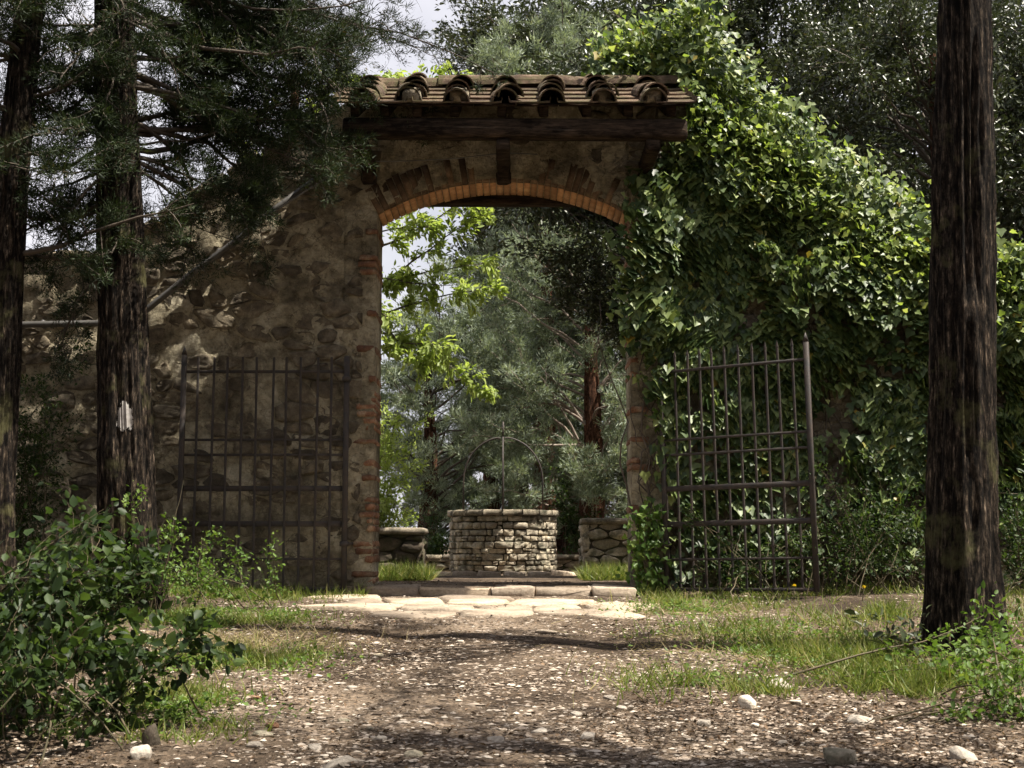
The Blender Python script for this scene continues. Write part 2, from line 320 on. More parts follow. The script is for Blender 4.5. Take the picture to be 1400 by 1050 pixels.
# ------------------------------------------------------------------ ground
YW, YB = 13.70, 14.33                        # front and back face of the gate wall
def gz(x, y):
    x = np.asarray(x, float); y = np.asarray(y, float)
    z = 0.0588 * np.clip(y, -5, 13.5) + 0.085 * sstep(13.45, 13.7, y)
    side = sstep(2.0, 4.0, np.abs(x + 0.1)) * sstep(2, 6, y) * (1 - sstep(13, 13.6, y))
    rut = 0.03 * (np.exp(-((x - 0.75) / 0.3) ** 2) + np.exp(-((x + 0.9) / 0.3) ** 2)) * (1 - sstep(10.5, 11.5, y))
    z = z + 0.10 * side * (0.4 + fbm(x * .5, y * .5, 0, 3)) - rut
    z = z + 0.035 * (fbm(x * 1.6, y * 1.6, 0, 5) - .5) * (1 - 0.6 * sstep(12, 13, y)) + 0.016 * (fbm(x * 7, y * 7, 0, 6, 3) - .5)
    return z
def grid_axis(lo, hi, c0, c1, fine, coarse):
    a = list(np.arange(c0, c1, fine)); s = fine; v = c1
    while v < hi: a.append(v); s = min(s * 1.35, coarse); v += s
    a.append(hi); b = []; s = fine; v = c0 - fine
    while v > lo: b.append(v); s = min(s * 1.35, coarse); v -= s
    b.append(lo); return np.array(b[::-1] + a)
def ground():
    xs = grid_axis(-500, 500, -4.5, 4.5, 0.045, 60); ys = grid_axis(-200, 900, 5.4, 13.9, 0.045, 60)
    X, Y = np.meshgrid(xs, ys); Z = gz(X, Y)
    V = np.stack([X, Y, Z], -1).reshape(-1, 3); nx, ny = len(xs), len(ys)
    i = np.arange(ny - 1)[:, None] * nx + np.arange(nx - 1)[None]; i = i.ravel()
    T = np.concatenate([np.stack([i, i + 1, i + nx + 1], -1), np.stack([i, i + nx + 1, i + nx], -1)])
    o = mesh_np('ground', V, T, M['ground'], smooth=True); tag(o, 'pale gravelly earth of the track leading up to the gate', None, None, 'structure')
ground()

# ------------------------------------------------------------------ irregular stones from voronoi cells
def clip(poly, p, n):
    out = []; k = len(poly)
    for i in range(k):
        a, b = poly[i], poly[(i + 1) % k]; da, db = np.dot(a - p, n), np.dot(b - p, n)
        if da <= 0: out.append(a)
        if da * db < 0: out.append(a + (b - a) * da / (da - db))
    return out
def cells(x0, x1, y0, y1, w, h, jit=0.38, merge=0.0):
    """voronoi cells of brick-staggered jittered seeds; yields polygons"""
    S = []
    r = 0; y = y0
    while y < y1 + h:
        off = (r % 2) * w * 0.5
        x = x0 + off
        while x < x1 + w:
            if random.random() > merge: S.append((x + random.uniform(-jit, jit) * w, y + random.uniform(-jit, jit) * h))
            x += w * random.uniform(0.75, 1.3)
        y += h; r += 1
    S = np.array(S) / np.array([w, h])
    out = []
    for i, s in enumerate(S):
        d = np.sum((S - s) ** 2, 1); idx = np.argsort(d)[1:22]
        poly = [s + np.array(c) for c in ((-1.6, -1.6), (1.6, -1.6), (1.6, 1.6), (-1.6, 1.6))]
        for j in idx:
            poly = clip(poly, (s + S[j]) / 2, S[j] - s)
            if len(poly) < 3: break
        if len(poly) >= 3: out.append(np.array(poly) * np.array([w, h]))
    return out
def stone_vt(poly, prot, f, gap=0.012, deep=0.05, round_=0.82, rough=0.006, irr=0.06, corner=.24):
    """rounded stone over a polygon; f maps (u, v, height) rows to world"""
    P = np.asarray(poly); c = P.mean(0)
    size = np.sqrt(np.mean(np.sum((P - c) ** 2, 1)))
    P = c + (P - c) * max(0.3, 1 - gap / max(size, 1e-3))
    Q = []
    for i in range(len(P)):
        a, b = P[i], P[(i + 1) % len(P)]
        if np.linalg.norm(b - a) < size * 0.25: Q += [(a + b) / 2]; continue
        Q += [a + (b - a) * corner, a + (b - a) * (1 - corner)]
    Q = np.array(Q); n = len(Q); Q = c + (Q - c) * (1 + RN.normal(0, irr, (n, 1)))
    rings = [(1.0, -deep), (1.0, prot * 0.35), (0.93, prot * 0.82), (round_ * 0.8, prot)]
    V = []
    tilt = RN.normal(0, 0.16, 2) * prot / max(size, .02)
    for k, (s, h) in enumerate(rings):
        R = c + (Q - c) * s
        H = np.full(n, h) + (RN.normal(0, rough, n) if k > 0 else 0)
        if k > 1: H = H + (R - c) @ tilt
        V.append(np.column_stack([R, H]))
    V.append(np.array([[c[0], c[1], prot * 1.03 + RN.normal(0, rough)]])); V = np.concatenate(V)
    T = []
    for k in range(3):
        for i in range(n):
            j = (i + 1) % n; a, b, cc, d = k*n+i, k*n+j, k*n+n+j, k*n+n+i; T += [(a, b, cc), (a, cc, d)]
    for i in range(n): T.append((3*n + i, 3*n + (i + 1) % n, 4*n))
    return f(V), np.array(T)
def wall_map(V): return np.column_stack([V[:, 0], YW - V[:, 2], V[:, 1]])
def ground_map(V): return np.column_stack([V[:, 0], V[:, 1], gz(V[:, 0], V[:, 1]) + V[:, 2]])

# ------------------------------------------------------------------ the walls
XL, XR = -1.44, 1.25; XC = (XL + XR) / 2
ZSP, ZCR = 4.82, 5.18; RISE = ZCR - ZSP; HALF = (XR - XL) / 2; RAD = (HALF ** 2 + RISE ** 2) / (2 * RISE); ZO = ZCR - RAD
def arch_z(x): return ZO + np.sqrt(np.maximum(RAD ** 2 - (np.asarray(x, float) - XC) ** 2, 0))
def relief(x, z):
    b = fbm(x * 2.2, z * 2.2, 0, 11, 4) - .5
    return 0.075 * b + 0.045 * (fbm(x * 9, z * 9, 0, 12, 4) - .5)
def slab(acc, xs, zb, zt, nz, yf, yb, amp=1.0):
    nx = len(xs); t = np.linspace(0, 1, nz)
    X = np.repeat(xs[None], nz, 0); Z = zb[None] + t[:, None] * (zt - zb)[None]
    F = np.stack([X, yf - amp * relief(X, Z), Z], -1).reshape(-1, 3); B = np.stack([X, np.full_like(X, yb), Z], -1).reshape(-1, 3)
    i = (np.arange(nz - 1)[:, None] * nx + np.arange(nx - 1)[None]).ravel()
    T = [np.stack([i, i + 1, i + nx + 1], -1), np.stack([i, i + nx + 1, i + nx], -1)]
    m = nx * nz; T += [np.stack([m + i, m + i + nx + 1, m + i + 1], -1), np.stack([m + i, m + i + nx, m + i + nx + 1], -1)]
    def side(a):
        a = np.asarray(a); p, q = a[:-1], a[1:]
        return [np.stack([p, q, q + m], -1), np.stack([p, q + m, p + m], -1)]
    T += side(np.arange(nx)[::-1]) + side((nz - 1) * nx + np.arange(nx)) + side(np.arange(nz) * nx) + side((np.arange(nz) * nx + nx - 1)[::-1])
    acc.add(np.concatenate([F, B]), np.concatenate(T))
ZG = 0.72                                                  # foot of the walls, below grade
def top_left(x): return np.interp(x, [-30, -4.35, -1.75], [4.30, 4.33, 6.05]) + 0.05 * (fbm(np.asarray(x) * 3, 0, 0, 21) - .5)
def top_right(x): return np.interp(x, [1.75, 4.30, 30], [6.05, 4.33, 4.30]) + 0.05 * (fbm(np.asarray(x) * 3, 0, 0, 22) - .5)

gate_wall = thing('gateway', (XC, YW, 0.85), 'tall rubble stone gateway with brick segmental arch, standing open under tiled canopy', 'gateway')
a = Acc()
for x0, x1 in ((-1.78, XL), (XR, 1.78)):
    xs = np.linspace(x0, x1, 14); slab(a, xs, np.full(14, ZG), np.full(14, 6.1), 110, YW, YB)
xs = np.linspace(XL, XR, 60); slab(a, xs, arch_z(xs) + 0.012, np.full(60, 6.1), 26, YW, YB)
a.build('masonry', M['plaster'], gate_wall)
left_wall = thing('stone_wall', (-5.0, YW, 0.85), 'rubble stone wing wall sloping down behind the mossy-barked cypress and iron gate', 'wall')
a = Acc(); xs = np.concatenate([np.arange(-12, -6, 0.3), np.arange(-6, -1.72, 0.045)])
slab(a, xs, np.full(len(xs), ZG), top_left(xs), 100, YW + 0.004, YB - 0.02); a.build('masonry', M['plaster'], left_wall)
right_wall = thing('stone_wall', (5.0, YW, 0.85), 'stone wing wall almost hidden beneath a thick coat of ivy', 'wall')
a = Acc(); xs = np.concatenate([np.arange(1.72, 6, 0.06), np.arange(6, 12.1, 0.3)])
slab(a, xs, np.full(len(xs), ZG), top_right(xs), 80, YW + 0.004, YB - 0.02); a.build('masonry', M['plaster'], right_wall)

def wall_stones(parent, x0, x1, z0, z1, w, h, keep, prot=(0.0, 0.045), limit=300, merge=0.12):
    n = 0
    for poly in cells(x0, x1, z0, z1, w, h, 0.36, merge):
        c = poly.mean(0)
        if not keep(c, poly) or n >= limit: continue
        p = random.uniform(*prot); 
        V, T = stone_vt(poly, p, wall_map, gap=random.uniform(0.015, 0.035), deep=0.10, rough=0.007, irr=0.08)
        mesh_np('stone', V, T, M['stone'], parent, smooth=True); n += 1
    return n
def owner(c, P):
    """which wall a stone belongs to, None where no stone shows"""
    x, z = P[:, 0], P[:, 1]
    if x.min() < -5.9 or z.min() < 0.78 or z.max() > 6.06: return None
    if ((x > XL - 0.12) & (x < XR + 0.12) & (z < arch_z(np.clip(x, XL, XR)) + 0.30)).any() or x.max() > 1.78: return None
    if c[0] > -1.78: return gate_wall
    if (z > top_left(x) - 0.03).any(): return None
    return left_wall
cnt = {gate_wall: 0, left_wall: 0}
for poly in cells(-5.9, 1.8, 0.84, 6.0, 0.25, 0.14, 0.40, 0.22):
    c = poly.mean(0)
    poly[:, 0] = np.where((c[0] < XL) & (c[1] < 4.9), np.minimum(poly[:, 0], XL - 0.13), poly[:, 0])
    w = owner(c, poly)
    if w is None or np.ptp(poly[:, 0]) < .07 or random.random() < 0.10 + 0.35 * float(vn(c[0] * 1.1, c[1] * 1.1, 0, 29)) or cnt[w] >= 300: continue
    V, T = stone_vt(poly, random.uniform(-0.016, 0.030), wall_map, gap=random.uniform(0.008, 0.03), deep=0.10, rough=0.009, irr=0.10)
    mesh_np('stone', V, T, M['stone'], w, smooth=True); cnt[w] += 1
def keep_right(c, P):
    if P[:, 0].max() > 6.2 or P[:, 0].min() < 1.80 or P[:, 1].min() < 0.78: return False
    if (P[:, 1] > top_right(P[:, 0]) - 0.03).any(): return False
    return c[1] < 3.9 or random.random() < 0.4
n3 = wall_stones(right_wall, 1.80, 6.2, 0.82, 5.8, 0.32, 0.19, keep_right, (0.0, 0.05))
print('stones', list(cnt.values()), n3)
# top course of capping stones along the sloping wing wall
def capping(parent, x0, x1, topf, step):
    x = x0
    while x < x1:
        w = step * random.uniform(0.8, 1.25); xa, xb = x + 0.01, min(x + w, x1) - 0.01
        za, zb = float(topf(xa)), float(topf(xb)); ang = math.atan2(zb - za, xb - xa)
        V, T = bevel_box(((xa + xb) / 2, (YW + YB) / 2 - 0.03, (za + zb) / 2 + 0.03), (math.hypot(xb - xa, zb - za), 0.66, 0.075), 0.018, roty(-ang), 0.006)
        mesh_np('capping_stone', V, T, M['coping'], parent, smooth=False); x += w
capping(left_wall, -5.8, -1.85, top_left, 0.34); capping(right_wall, 1.85, 6.2, top_right, 0.4)

# brick arch ring, full depth of the wall
nb = 38; th0 = math.asin(HALF / RAD)
for k in range(nb):
    t0 = -th0 + 2 * th0 * (k + 0.06) / nb; t1 = -th0 + 2 * th0 * (k + 0.94) / nb
    r0 = RAD - 0.004 + RN.normal(0, .003); r1 = RAD + 0.27 + RN.normal(0, .008); yf = YW + 0.004 + RN.normal(0, .010); ym = YW + 0.115 + RN.normal(0, .004)
    for nm, ya, yb, rr0, mt in (('arch_brick', yf, ym - .003, r0, 'arch_brick'), ('soffit_brick_lit', ym, YB + .01, r0 + .003, 'soffit_brick_lit')):
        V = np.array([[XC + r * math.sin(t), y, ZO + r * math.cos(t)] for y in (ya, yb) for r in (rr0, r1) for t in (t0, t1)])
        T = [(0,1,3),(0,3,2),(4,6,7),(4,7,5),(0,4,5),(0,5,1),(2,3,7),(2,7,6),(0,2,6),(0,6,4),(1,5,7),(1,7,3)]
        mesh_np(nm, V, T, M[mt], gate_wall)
# brick quoins of the two jambs
for side, xe in ((-1, XL), (1, XR)):
    z = 0.90
    while z < ZSP - 0.05:
        hh = random.uniform(0.055, 0.068)
        if random.random() < (0.66 if side < 0 else 0.42) * (0.25 + 1.0 * float(vn(z * 2.2, side * 3.7, 0, 88))):
            for (ya, yb2) in ((YW - 0.002 - random.uniform(0, .018), YW + 0.21), (YW + 0.22, YB + 0.004)):
                L = random.choice((0.07, 0.09, 0.13, 0.20)) * random.uniform(0.85, 1.1)
                xa = xe + 0.010; xb = xe - L
                if side > 0: xa, xb = xe - 0.010, xe + L
                V, T = bevel_box(((xa + xb) / 2, (ya + yb2) / 2, z + hh / 2), (abs(xa - xb), yb2 - ya, hh), 0.012, None, 0.005)
                mesh_np('brick', V, T, M['brick'], gate_wall)
        z += hh + 0.013
# timber lintel behind the arch
V, T = bevel_box((XC + 0.05, YB + 0.13, 5.17), (2.9, 0.16, 0.16), 0.012, None, 0.003)
mesh_np('lintel', V, T, M['timber'], gate_wall)
V, T = bevel_box((XC + 0.05, YB + 0.08, 5.32), (2.9, 0.10, 0.13), 0.01)
mesh_np('lintel_board', V, T, M['timber'], gate_wall)
V, T = bevel_box((XC + 0.08, YB + 0.035, 5.22), (0.46, 0.06, 0.11), 0.008); mesh_np('lintel_block', V, T, M['timber'], gate_wall)

# threshold step
thr = thing('threshold_step', (XC, 13.5, 0.8), 'worn pale stone threshold step across the open gateway', 'step')
x = XL - 0.02
for wdt in (0.52, 0.74, 0.43, 0.58, 0.44):
    V, T = bevel_box((x + wdt / 2, 13.64 + random.uniform(-.045, .03), .796 + random.uniform(-.012, .010)), (wdt - .004, .52, .155), .018, roty(random.uniform(-.02, .02)), .011)
    mesh_np('step_stone', V, T, M['flag'], thr); x += wdt
# flagstones in front of the gate
pav = thing('flagstone_paving', (XC, 12.2, 0.75), 'irregular pale flagstones laid in front of the threshold', None, None, 'structure')
for poly in cells(-1.9, 1.6, 11.0, 13.3, 0.55, 0.42, 0.4, 0.1):
    c = poly.mean(0); edge = 11.15 + 0.5 * vn(c[0] * 1.7, 3.3, 0, 31) + 0.25 * max(0, c[0] - 0.4)
    if c[1] < edge or poly[:, 1].max() > 13.40 or c[0] < -1.75 + 0.6 * max(0, 12.3 - c[1]) or c[0] > 1.35 - 0.3 * max(0, 12 - c[1]): continue
    V, T = stone_vt(poly, 0.020 + random.uniform(-.008, .010), ground_map, 0.020, 0.04, 1.15, 0.003, 0.05)
    mesh_np('flagstone', V, T, M['flag'], pav)

# ------------------------------------------------------------------ canopy roof over the gate
SL = math.radians(24.5); EY, EZ = 12.72, 5.66; RY = 14.02
roof = thing('tiled_canopy', (XC, YW, 5.4), 'small pitched roof canopy of mossy clay tiles on dark timbers over the gate', 'roof')
X0, X1 = -1.66, 1.74
def slope_R(front=True): return rotx(SL) if front else rotx(-SL)
Lsl = (RY - EY) / math.cos(SL)
def on_slope(x, s, h, front=True):
    """point s metres up the slope from the eave, h above it"""
    y = EY + s * math.cos(SL) - h * math.sin(SL); z = EZ + s * math.sin(SL) + h * math.cos(SL)
    return np.array([x, y if front else 2 * RY - y, z])
for front in (True, False):
    # under-tiles boards
    nbd = 8
    for k in range(nbd):
        xa = X0 + (X1 - X0) * k / nbd + .004; xb = X0 + (X1 - X0) * (k + 1) / nbd - .004; l0 = 0 if front else .62
        V, T = box_vt(on_slope((xa + xb) / 2, (Lsl + l0) / 2, 0.0, front), (xb - xa, Lsl - l0 - 0.01, 0.024), slope_R(front))
        mesh_np('board', V, T, M['timber'], roof)
    for xr in (-1.58, -1.28, -0.95, -0.58, -0.10, 0.32, 0.75, 1.17, 1.60):
        V, T = bevel_box(on_slope(xr, (Lsl + l0) / 2 + 0.015, -0.066, front), (0.095, Lsl - l0 - 0.05, 0.11), 0.008, slope_R(front), 0.002)
        mesh_np('rafter', V, T, M['timber'], roof)
# tile shapes
def cover_vt(r0, r1, Lt, n=9, th=0.016):
    V = []
    for y, r in ((0, r0), (Lt, r1)):
        for rr in (r, r - th):
            for i in range(n):
                t = math.pi * i / (n - 1); V.append([rr * math.cos(t), y, rr * math.sin(t) * 1.0])
    V = np.array(V); T = []
    o0, i0, o1, i1 = 0, n, 2 * n, 3 * n
    for i in range(n - 1):
        T += [(o0+i, o0+i+1, o1+i+1), (o0+i, o1+i+1, o1+i), (i0+i, i1+i+1, i0+i+1), (i0+i, i1+i, i1+i+1),
              (o0+i, i0+i+1, o0+i+1), (o0+i, i0+i, i0+i+1), (o1+i, o1+i+1, i1+i+1), (o1+i, i1+i+1, i1+i)]
    for e in (0, n - 1): T += [(o0+e, o1+e, i1+e), (o0+e, i1+e, i0+e)]
    return V, np.array(T)
def data_mesh(name, V, T, mat, smooth=False):
    me = bpy.data.meshes.new(name); me.from_pydata([tuple(v) for v in V], [], [tuple(int(i) for i in t) for t in T]); me.materials.append(mat)
    if smooth: me.polygons.foreach_set('use_smooth', [True] * len(me.polygons))
    me.update(); return me
cov = data_mesh('cover_tile', *cover_vt(0.135, 0.105, 0.50), M['tile'])
pv, pt = [], []
n = 7
prof = [(-.21, .05), (-.20, .005), (-.1, 0), (0, 0), (.1, 0), (.20, .005), (.21, .05)]
for y in (0, 0.50):
    for dz in (0.0, 0.018):
        for (px_, pz_) in prof: pv.append((px_ * (1 - 0.1 * y), y, pz_ + dz))
for i in range(6):
    b0, t0, b1, t1 = 0, 7, 14, 21
    pt += [(t0+i, t0+i+1, t1+i+1), (t0+i, t1+i+1, t1+i), (b0+i, b1+i+1, b0+i+1), (b0+i, b1+i, b1+i+1), (b0+i, b0+i+1, t0+i+1), (b0+i, t0+i+1, t0+i)]
pan = data_mesh('pan_tile', pv, pt, M['tile'])
PX = 0.48
cols = [-1.50 + PX * k for k in range(7)]; cols = [c + 0.0 for c in cols]
def place_tile(name, me, x, s, h, front, dz=0.0, da=0.0):
    o = bpy.data.objects.new(name, me); p = on_slope(x, s, h, front) - wloc(roof)
    R = Matrix(slope_R(front).tolist()) if front else Matrix((rotx(-SL) @ rotz(math.pi)).tolist())
    R = R @ Matrix(rotz(da).tolist()) @ Matrix(rotx(dz).tolist())
    o.matrix_local = Matrix.Translation(Vector(p)) @ R.to_4x4(); link(o, roof); o.parent = roof; return o
for front in (True, False):
    for r in range(0 if front else 2, 4):
        s = -0.07 + r * 0.36
        for k in range(8):
            place_tile('pan_tile', pan, -1.50 - PX / 2 + PX * k + random.uniform(-.012, .012) if 0 < k < 7 else (-1.60 if k == 0 else 1.63), s + random.uniform(-.015, .015), 0.022 + 0.008 * r + random.uniform(0, .006), front, -0.035, random.uniform(-.02, .02))
        for k, cx in enumerate(cols):
            j = random.uniform(-.06, .06) if r == 0 else random.uniform(-.04, .04)
            place_tile('cover_tile', cov, cx + random.uniform(-.03, .03) + (0.05 if k == 6 else 0), s + 0.03 + j, 0.035 + 0.012 * r + random.uniform(0, .02), front, -0.05 + random.uniform(-.02, .03), random.uniform(-.13, .13))
# doubled cover tiles at the eave, as the photo shows at several columns, with mortar plugs inside
for cx, j in ((-1.03, .05), (-0.03, -.03), (0.92, .05), (1.43, .10)):
    place_tile('cover_tile', cov, cx + 0.02, 0.0 + j, 0.085, True, -0.02, random.uniform(-.2, .2))
for cx in (-1.50, -1.01, -0.53, 0.91, 1.40):
    V, T = bevel_box((0, 0, 0), (0.19, 0.10, 0.15), 0.045, None, 0.008); V = V @ slope_R().T + on_slope(cx, 0.06, 0.085)
    mesh_np('mortar_plug', V, T, M['coping'], roof, smooth=True)
ridge_m = data_mesh('ridge_tile', *cover_vt(0.15, 0.13, 0.47), M['tile'])
for k in range(8):
    o = bpy.data.objects.new('ridge_tile', ridge_m); zz = EZ + Lsl * math.sin(SL) + 0.03
    p = np.array([X0 + 0.0 + k * 0.43, RY, zz + random.uniform(-.012, .02)]) - wloc(roof)
    o.matrix_local = Matrix.Translation(Vector(p)) @ Matrix((rotz(-math.pi / 2 + random.uniform(-.05, .05)) @ rotx(random.uniform(-.03, .05))).tolist()).to_4x4(); link(o, roof)
# beam along the eave, struts, wall plate
bz = 5.455
V, T = bevel_box((0.03, 12.86, bz), (3.46, 0.17, 0.19), 0.02, roty(0.006), 0.004); mesh_np('eave_beam', V, T, M['timber'], roof)
for xs_ in (-1.52, -0.09, 1.42):
    V, T = bevel_box((xs_, 13.28, bz - 0.13 - 0.035), (0.14, 0.94, 0.13), 0.015, None, 0.003); mesh_np('bracket_arm', V, T, M['timber'], roof)
    c = np.array([xs_, 13.46, bz - 0.235]); V, T = bevel_box(c, (0.12, 0.11, 0.34), 0.015, rotx(math.radians(50)), 0.003); mesh_np('strut', V, T, M['timber'], roof)
    V, T = bevel_box((xs_, 13.62, bz - 0.285), (0.16, 0.16, 0.12), 0.02, None, 0.003); mesh_np('corbel', V, T, M['timber'], roof)
V, T = bevel_box((0, 13.86, 6.16), (3.4, 0.18, 0.12), 0.015); mesh_np('wall_plate', V, T, M['timber'], roof)

# ------------------------------------------------------------------ iron gates
def gate_leaf(loc, ang, lean, width, label, tipped, nbars=10, mirror_hinge=True):
    g = thing('iron_gate', loc, label, 'gate')
    g.matrix_world = Matrix.Translation(Vector([float(c) for c in loc])) @ Matrix(rotz(ang).tolist()).to_4x4() @ Matrix(roty(lean).tolist()).to_4x4()
    H = 2.42
    def piece(name, V, T): return mesh_np(name, V, T, M['iron'], g, local=True)
    piece('hinge_post', *bevel_box((0, 0, H * 0.5), (0.055, 0.05, H), 0.008))
    V, T = bevel_box((width, 0, H * 0.503), (0.052, 0.045, H * 1.006), 0.008)
    end = piece('end_post', V, T)
    V, T = box_vt((width, 0, H * 1.006 + 0.045), (0.05, 0.043, 0.09), None, 0.12); mesh_np('spike', V, T, M['iron'], end, local=True)
    for v, h, d, part in ((.933, .030, .018, 0), (.640, .026, .016, 0), (.576, .026, .016, 0), (.433, .056, .010, 0), (.284, .056, .010, 0), (.136, .026, .014, 0), (.012, .034, .03, 0)):
        piece('rail', *bevel_box((width / 2, -0.012, H * v), (width - 0.05, d, h), 0.003))
    bar_h = H * 0.995
    bm = data_mesh('bar', *bevel_box((0, 0, bar_h / 2), (0.024, 0.02, bar_h), 0.005), M['iron'])
    sm = data_mesh('spike', *box_vt((0, 0, 0.035), (0.026, 0.022, 0.07), None, 0.1), M['iron'])
    for k in range(nbars):
        o = bpy.data.objects.new('bar', bm); o.location = (width * (k + 1) / (nbars + 1), 0.0105, 0); link(o, g)
        o.rotation_euler = (RN.normal(0, .002), RN.normal(0, .004), 0)
        if tipped:
            s = bpy.data.objects.new('spike', sm); s.location = (0, 0, bar_h); link(s, o)
    for v in (.90, .20):
        piece('hinge_strap', *bevel_box((0, 0, H * v), (0.085, 0.10, 0.055), 0.01))
    piece('hinge_pin', *bevel_box((-0.05, 0.07 * (1 if mirror_hinge else -1), H * .20), (0.05, 0.16, 0.03), 0.006))
    return g
pl = W(470, 809, 13.56)
gate_leaf((pl[0], 13.54, pl[2]), math.pi, 0.0, 1.69, 'black iron bar gate folded back flat against bare stone, under shade of canopy', False, mirror_hinge=False)
ph, pf = W(913, 810, 13.56), W(1117, 808, 12.75)
gate_leaf((ph[0], 13.56, ph[2]), math.atan2(pf[1] - ph[1], pf[0] - ph[0]), -0.018, math.hypot(pf[1] - ph[1], pf[0] - ph[0]), 'spiked iron bar gate swung outward in front of the ivy', True)

# ------------------------------------------------------------------ pipe and wires on the wall
pipe = thing('drain_pipe', W(240, 390, YW), 'grey pipe running level then climbing along the sloping wing wall', 'pipe')
pts = [W(-260, 447, YW - .09), W(20, 444, YW - .09), W(134, 442, YW - .09), W(178, 438, YW - .09), W(200, 424, YW - .09), W(262, 374, YW - .09), W(322, 330, YW - .09), W(368, 292, YW - .09), W(430, 246, YW - .09)]
P = np.array(pts); mesh_np('tube', *tube_vt(P, 0.034, 10), M['pipe'], pipe, smooth=True)
for q in (W(60, 443.5, YW - .04), W(300, 346, YW - .04)):
    V, T = bevel_box(q, (0.04, 0.11, 0.085), 0.01); mesh_np('clip', V, T, M['pipe'], pipe)
def cable(label, pts, r=0.006):
    P = np.array(pts); o = mesh_np('wire', *tube_vt(P, r, 6), M['cable'], None); tag(o, label, 'wire')
cable('thin wire strung along the wall above the brick arch', [W(500, 221, 13.60), W(560, 220, 13.60), W(620, 217, 13.6), W(690, 209, 13.6), W(735, 211, 13.62)])
cable('pale wire climbing from the drain pipe to the canopy bracket', [W(368, 294, 13.55), W(420, 260, 13.55), W(478, 225, 13.55), W(500, 221, 13.60)], 0.008)

# ------------------------------------------------------------------ beyond the gate: well, low walls, kerb
WX, WY, WR = -0.135, 19.98, 0.80; WZ0, WZ1 = 0.86, 1.81
well = thing('stone_well', (WX, WY, WZ0), 'round rubble stone well with coping rim and thin iron arch', 'well')
def cyl_map(R): return lambda V: np.column_stack([WX + (R + V[:, 2]) * np.sin(V[:, 0] / R), WY - (R + V[:, 2]) * np.cos(V[:, 0] / R), V[:, 1]])
cm = cyl_map(WR - 0.02)
a = np.linspace(0, 2 * math.pi, 65)[:-1]
acc = Acc(); P = [(WR - .04, WZ0), (WR - .04, WZ1 - .05), (WR - .26, WZ1 - .05), (WR - .26, WZ0)]
V = np.array([[WX + r * math.sin(t), WY - r * math.cos(t), z] for r, z in P for t in a]); T = []
for k in range(3):
    for i in range(64): j = (i + 1) % 64; T += [(k*64+i, k*64+j, k*64+64+j), (k*64+i, k*64+64+j, k*64+64+i)]
mesh_np('mortar', V, T, M['dark_stone'], well)
Rc = WR - 0.02; circ = 2 * math.pi * Rc; z1_ = WZ1 - .088; nw = 0
z = WZ0 - .01
hs = [.07, .085, .065, .10, .075, .105, .08, .095, .11, .085]; k_ = (z1_ - z) / sum(hs)
for ci, h in enumerate(hs):
    h *= k_; u = -circ / 2 + random.uniform(0, .1); u_end = u + circ; wob = lambda q: .012 * (float(vn(q * 3.1, ci * 1.7, 0, 91)) - .5)
    while u < u_end - .05:
        w = random.choice((.085, .11, .13, .16, .18, .24)) * random.uniform(.85, 1.2) * (2.4 if abs(u) > circ * .29 else 1); w = min(w, u_end - u)
        if u_end - u - w < .07: w = u_end - u
        J = lambda q=.009: random.uniform(-q, q)
        subs = [(z, z + h)] if random.random() > .14 or w > .14 else [(z, z + h * .48), (z + h * .5, z + h)]
        for za, zb in subs:
            poly = np.array([(u + .004 + J(), za + .004 + J(.006)), (u + w - .004 + J(), za + .004 + J(.006)), (u + w - .004 + J(), zb - .003 + J(.008)), (u + .004 + J(), zb - .003 + J(.008))])
            V, T = stone_vt(poly, random.uniform(.006, .034), cm, random.uniform(.002, .006), 0.05, 1.14, 0.005, 0.05, .13)
            if nw < 300: mesh_np('stone', V, T, M['well_stone'], well, smooth=False); nw += 1
        u += w
    z += h
print('well', nw)
u = 0; nr = 18
for k in range(nr):
    t0 = 2 * math.pi * (k + .03) / nr; t1 = 2 * math.pi * (k + .97) / nr
    V = []; m = 5
    for i in range(m):
        t = t0 + (t1 - t0) * i / (m - 1)
        for r, zz in ((WR - .28, WZ1 - .085), (WR + .035, WZ1 - .085), (WR + .045, WZ1 - .07), (WR + .045, WZ1 - .015), (WR + .03, WZ1), (WR - .28, WZ1)):
            V.append([WX + r * math.sin(t), WY - r * math.cos(t), zz + RN.normal(0, .003)])
    T = []
    for i in range(m - 1):
        for q in range(6): j = (q + 1) % 6; T += [(i*6+q, i*6+j, i*6+6+j), (i*6+q, i*6+6+j, i*6+6+q)]
    for q in range(1, 5): T += [(0, q, q + 1), ((m-1)*6, (m-1)*6 + q + 1, (m-1)*6 + q)]
    mesh_np('rim_stone', V, T, M['coping'], well)
topz = W(690, 598, WY)[2]; rr = 0.60
for t in (0, math.pi / 2):
    ang = np.linspace(0, math.pi, 25); sag = topz - WZ1
    P = np.column_stack([WX + rr * np.cos(ang) * math.cos(t), WY + rr * np.cos(ang) * math.sin(t), WZ1 + 0.45 + (sag - .45) * np.sin(ang)])
    P = np.concatenate([[[P[0, 0], P[0, 1], WZ1 - .02]], P, [[P[-1, 0], P[-1, 1], WZ1 - .02]]])
    mesh_np('iron_arch', *tube_vt(P, 0.014, 6), M['iron'], well)
mesh_np('iron_rod', *tube_vt(np.array([[WX, WY, topz - .02], [WX, WY, topz + .24]]), 0.016, 6), M['iron'], well)

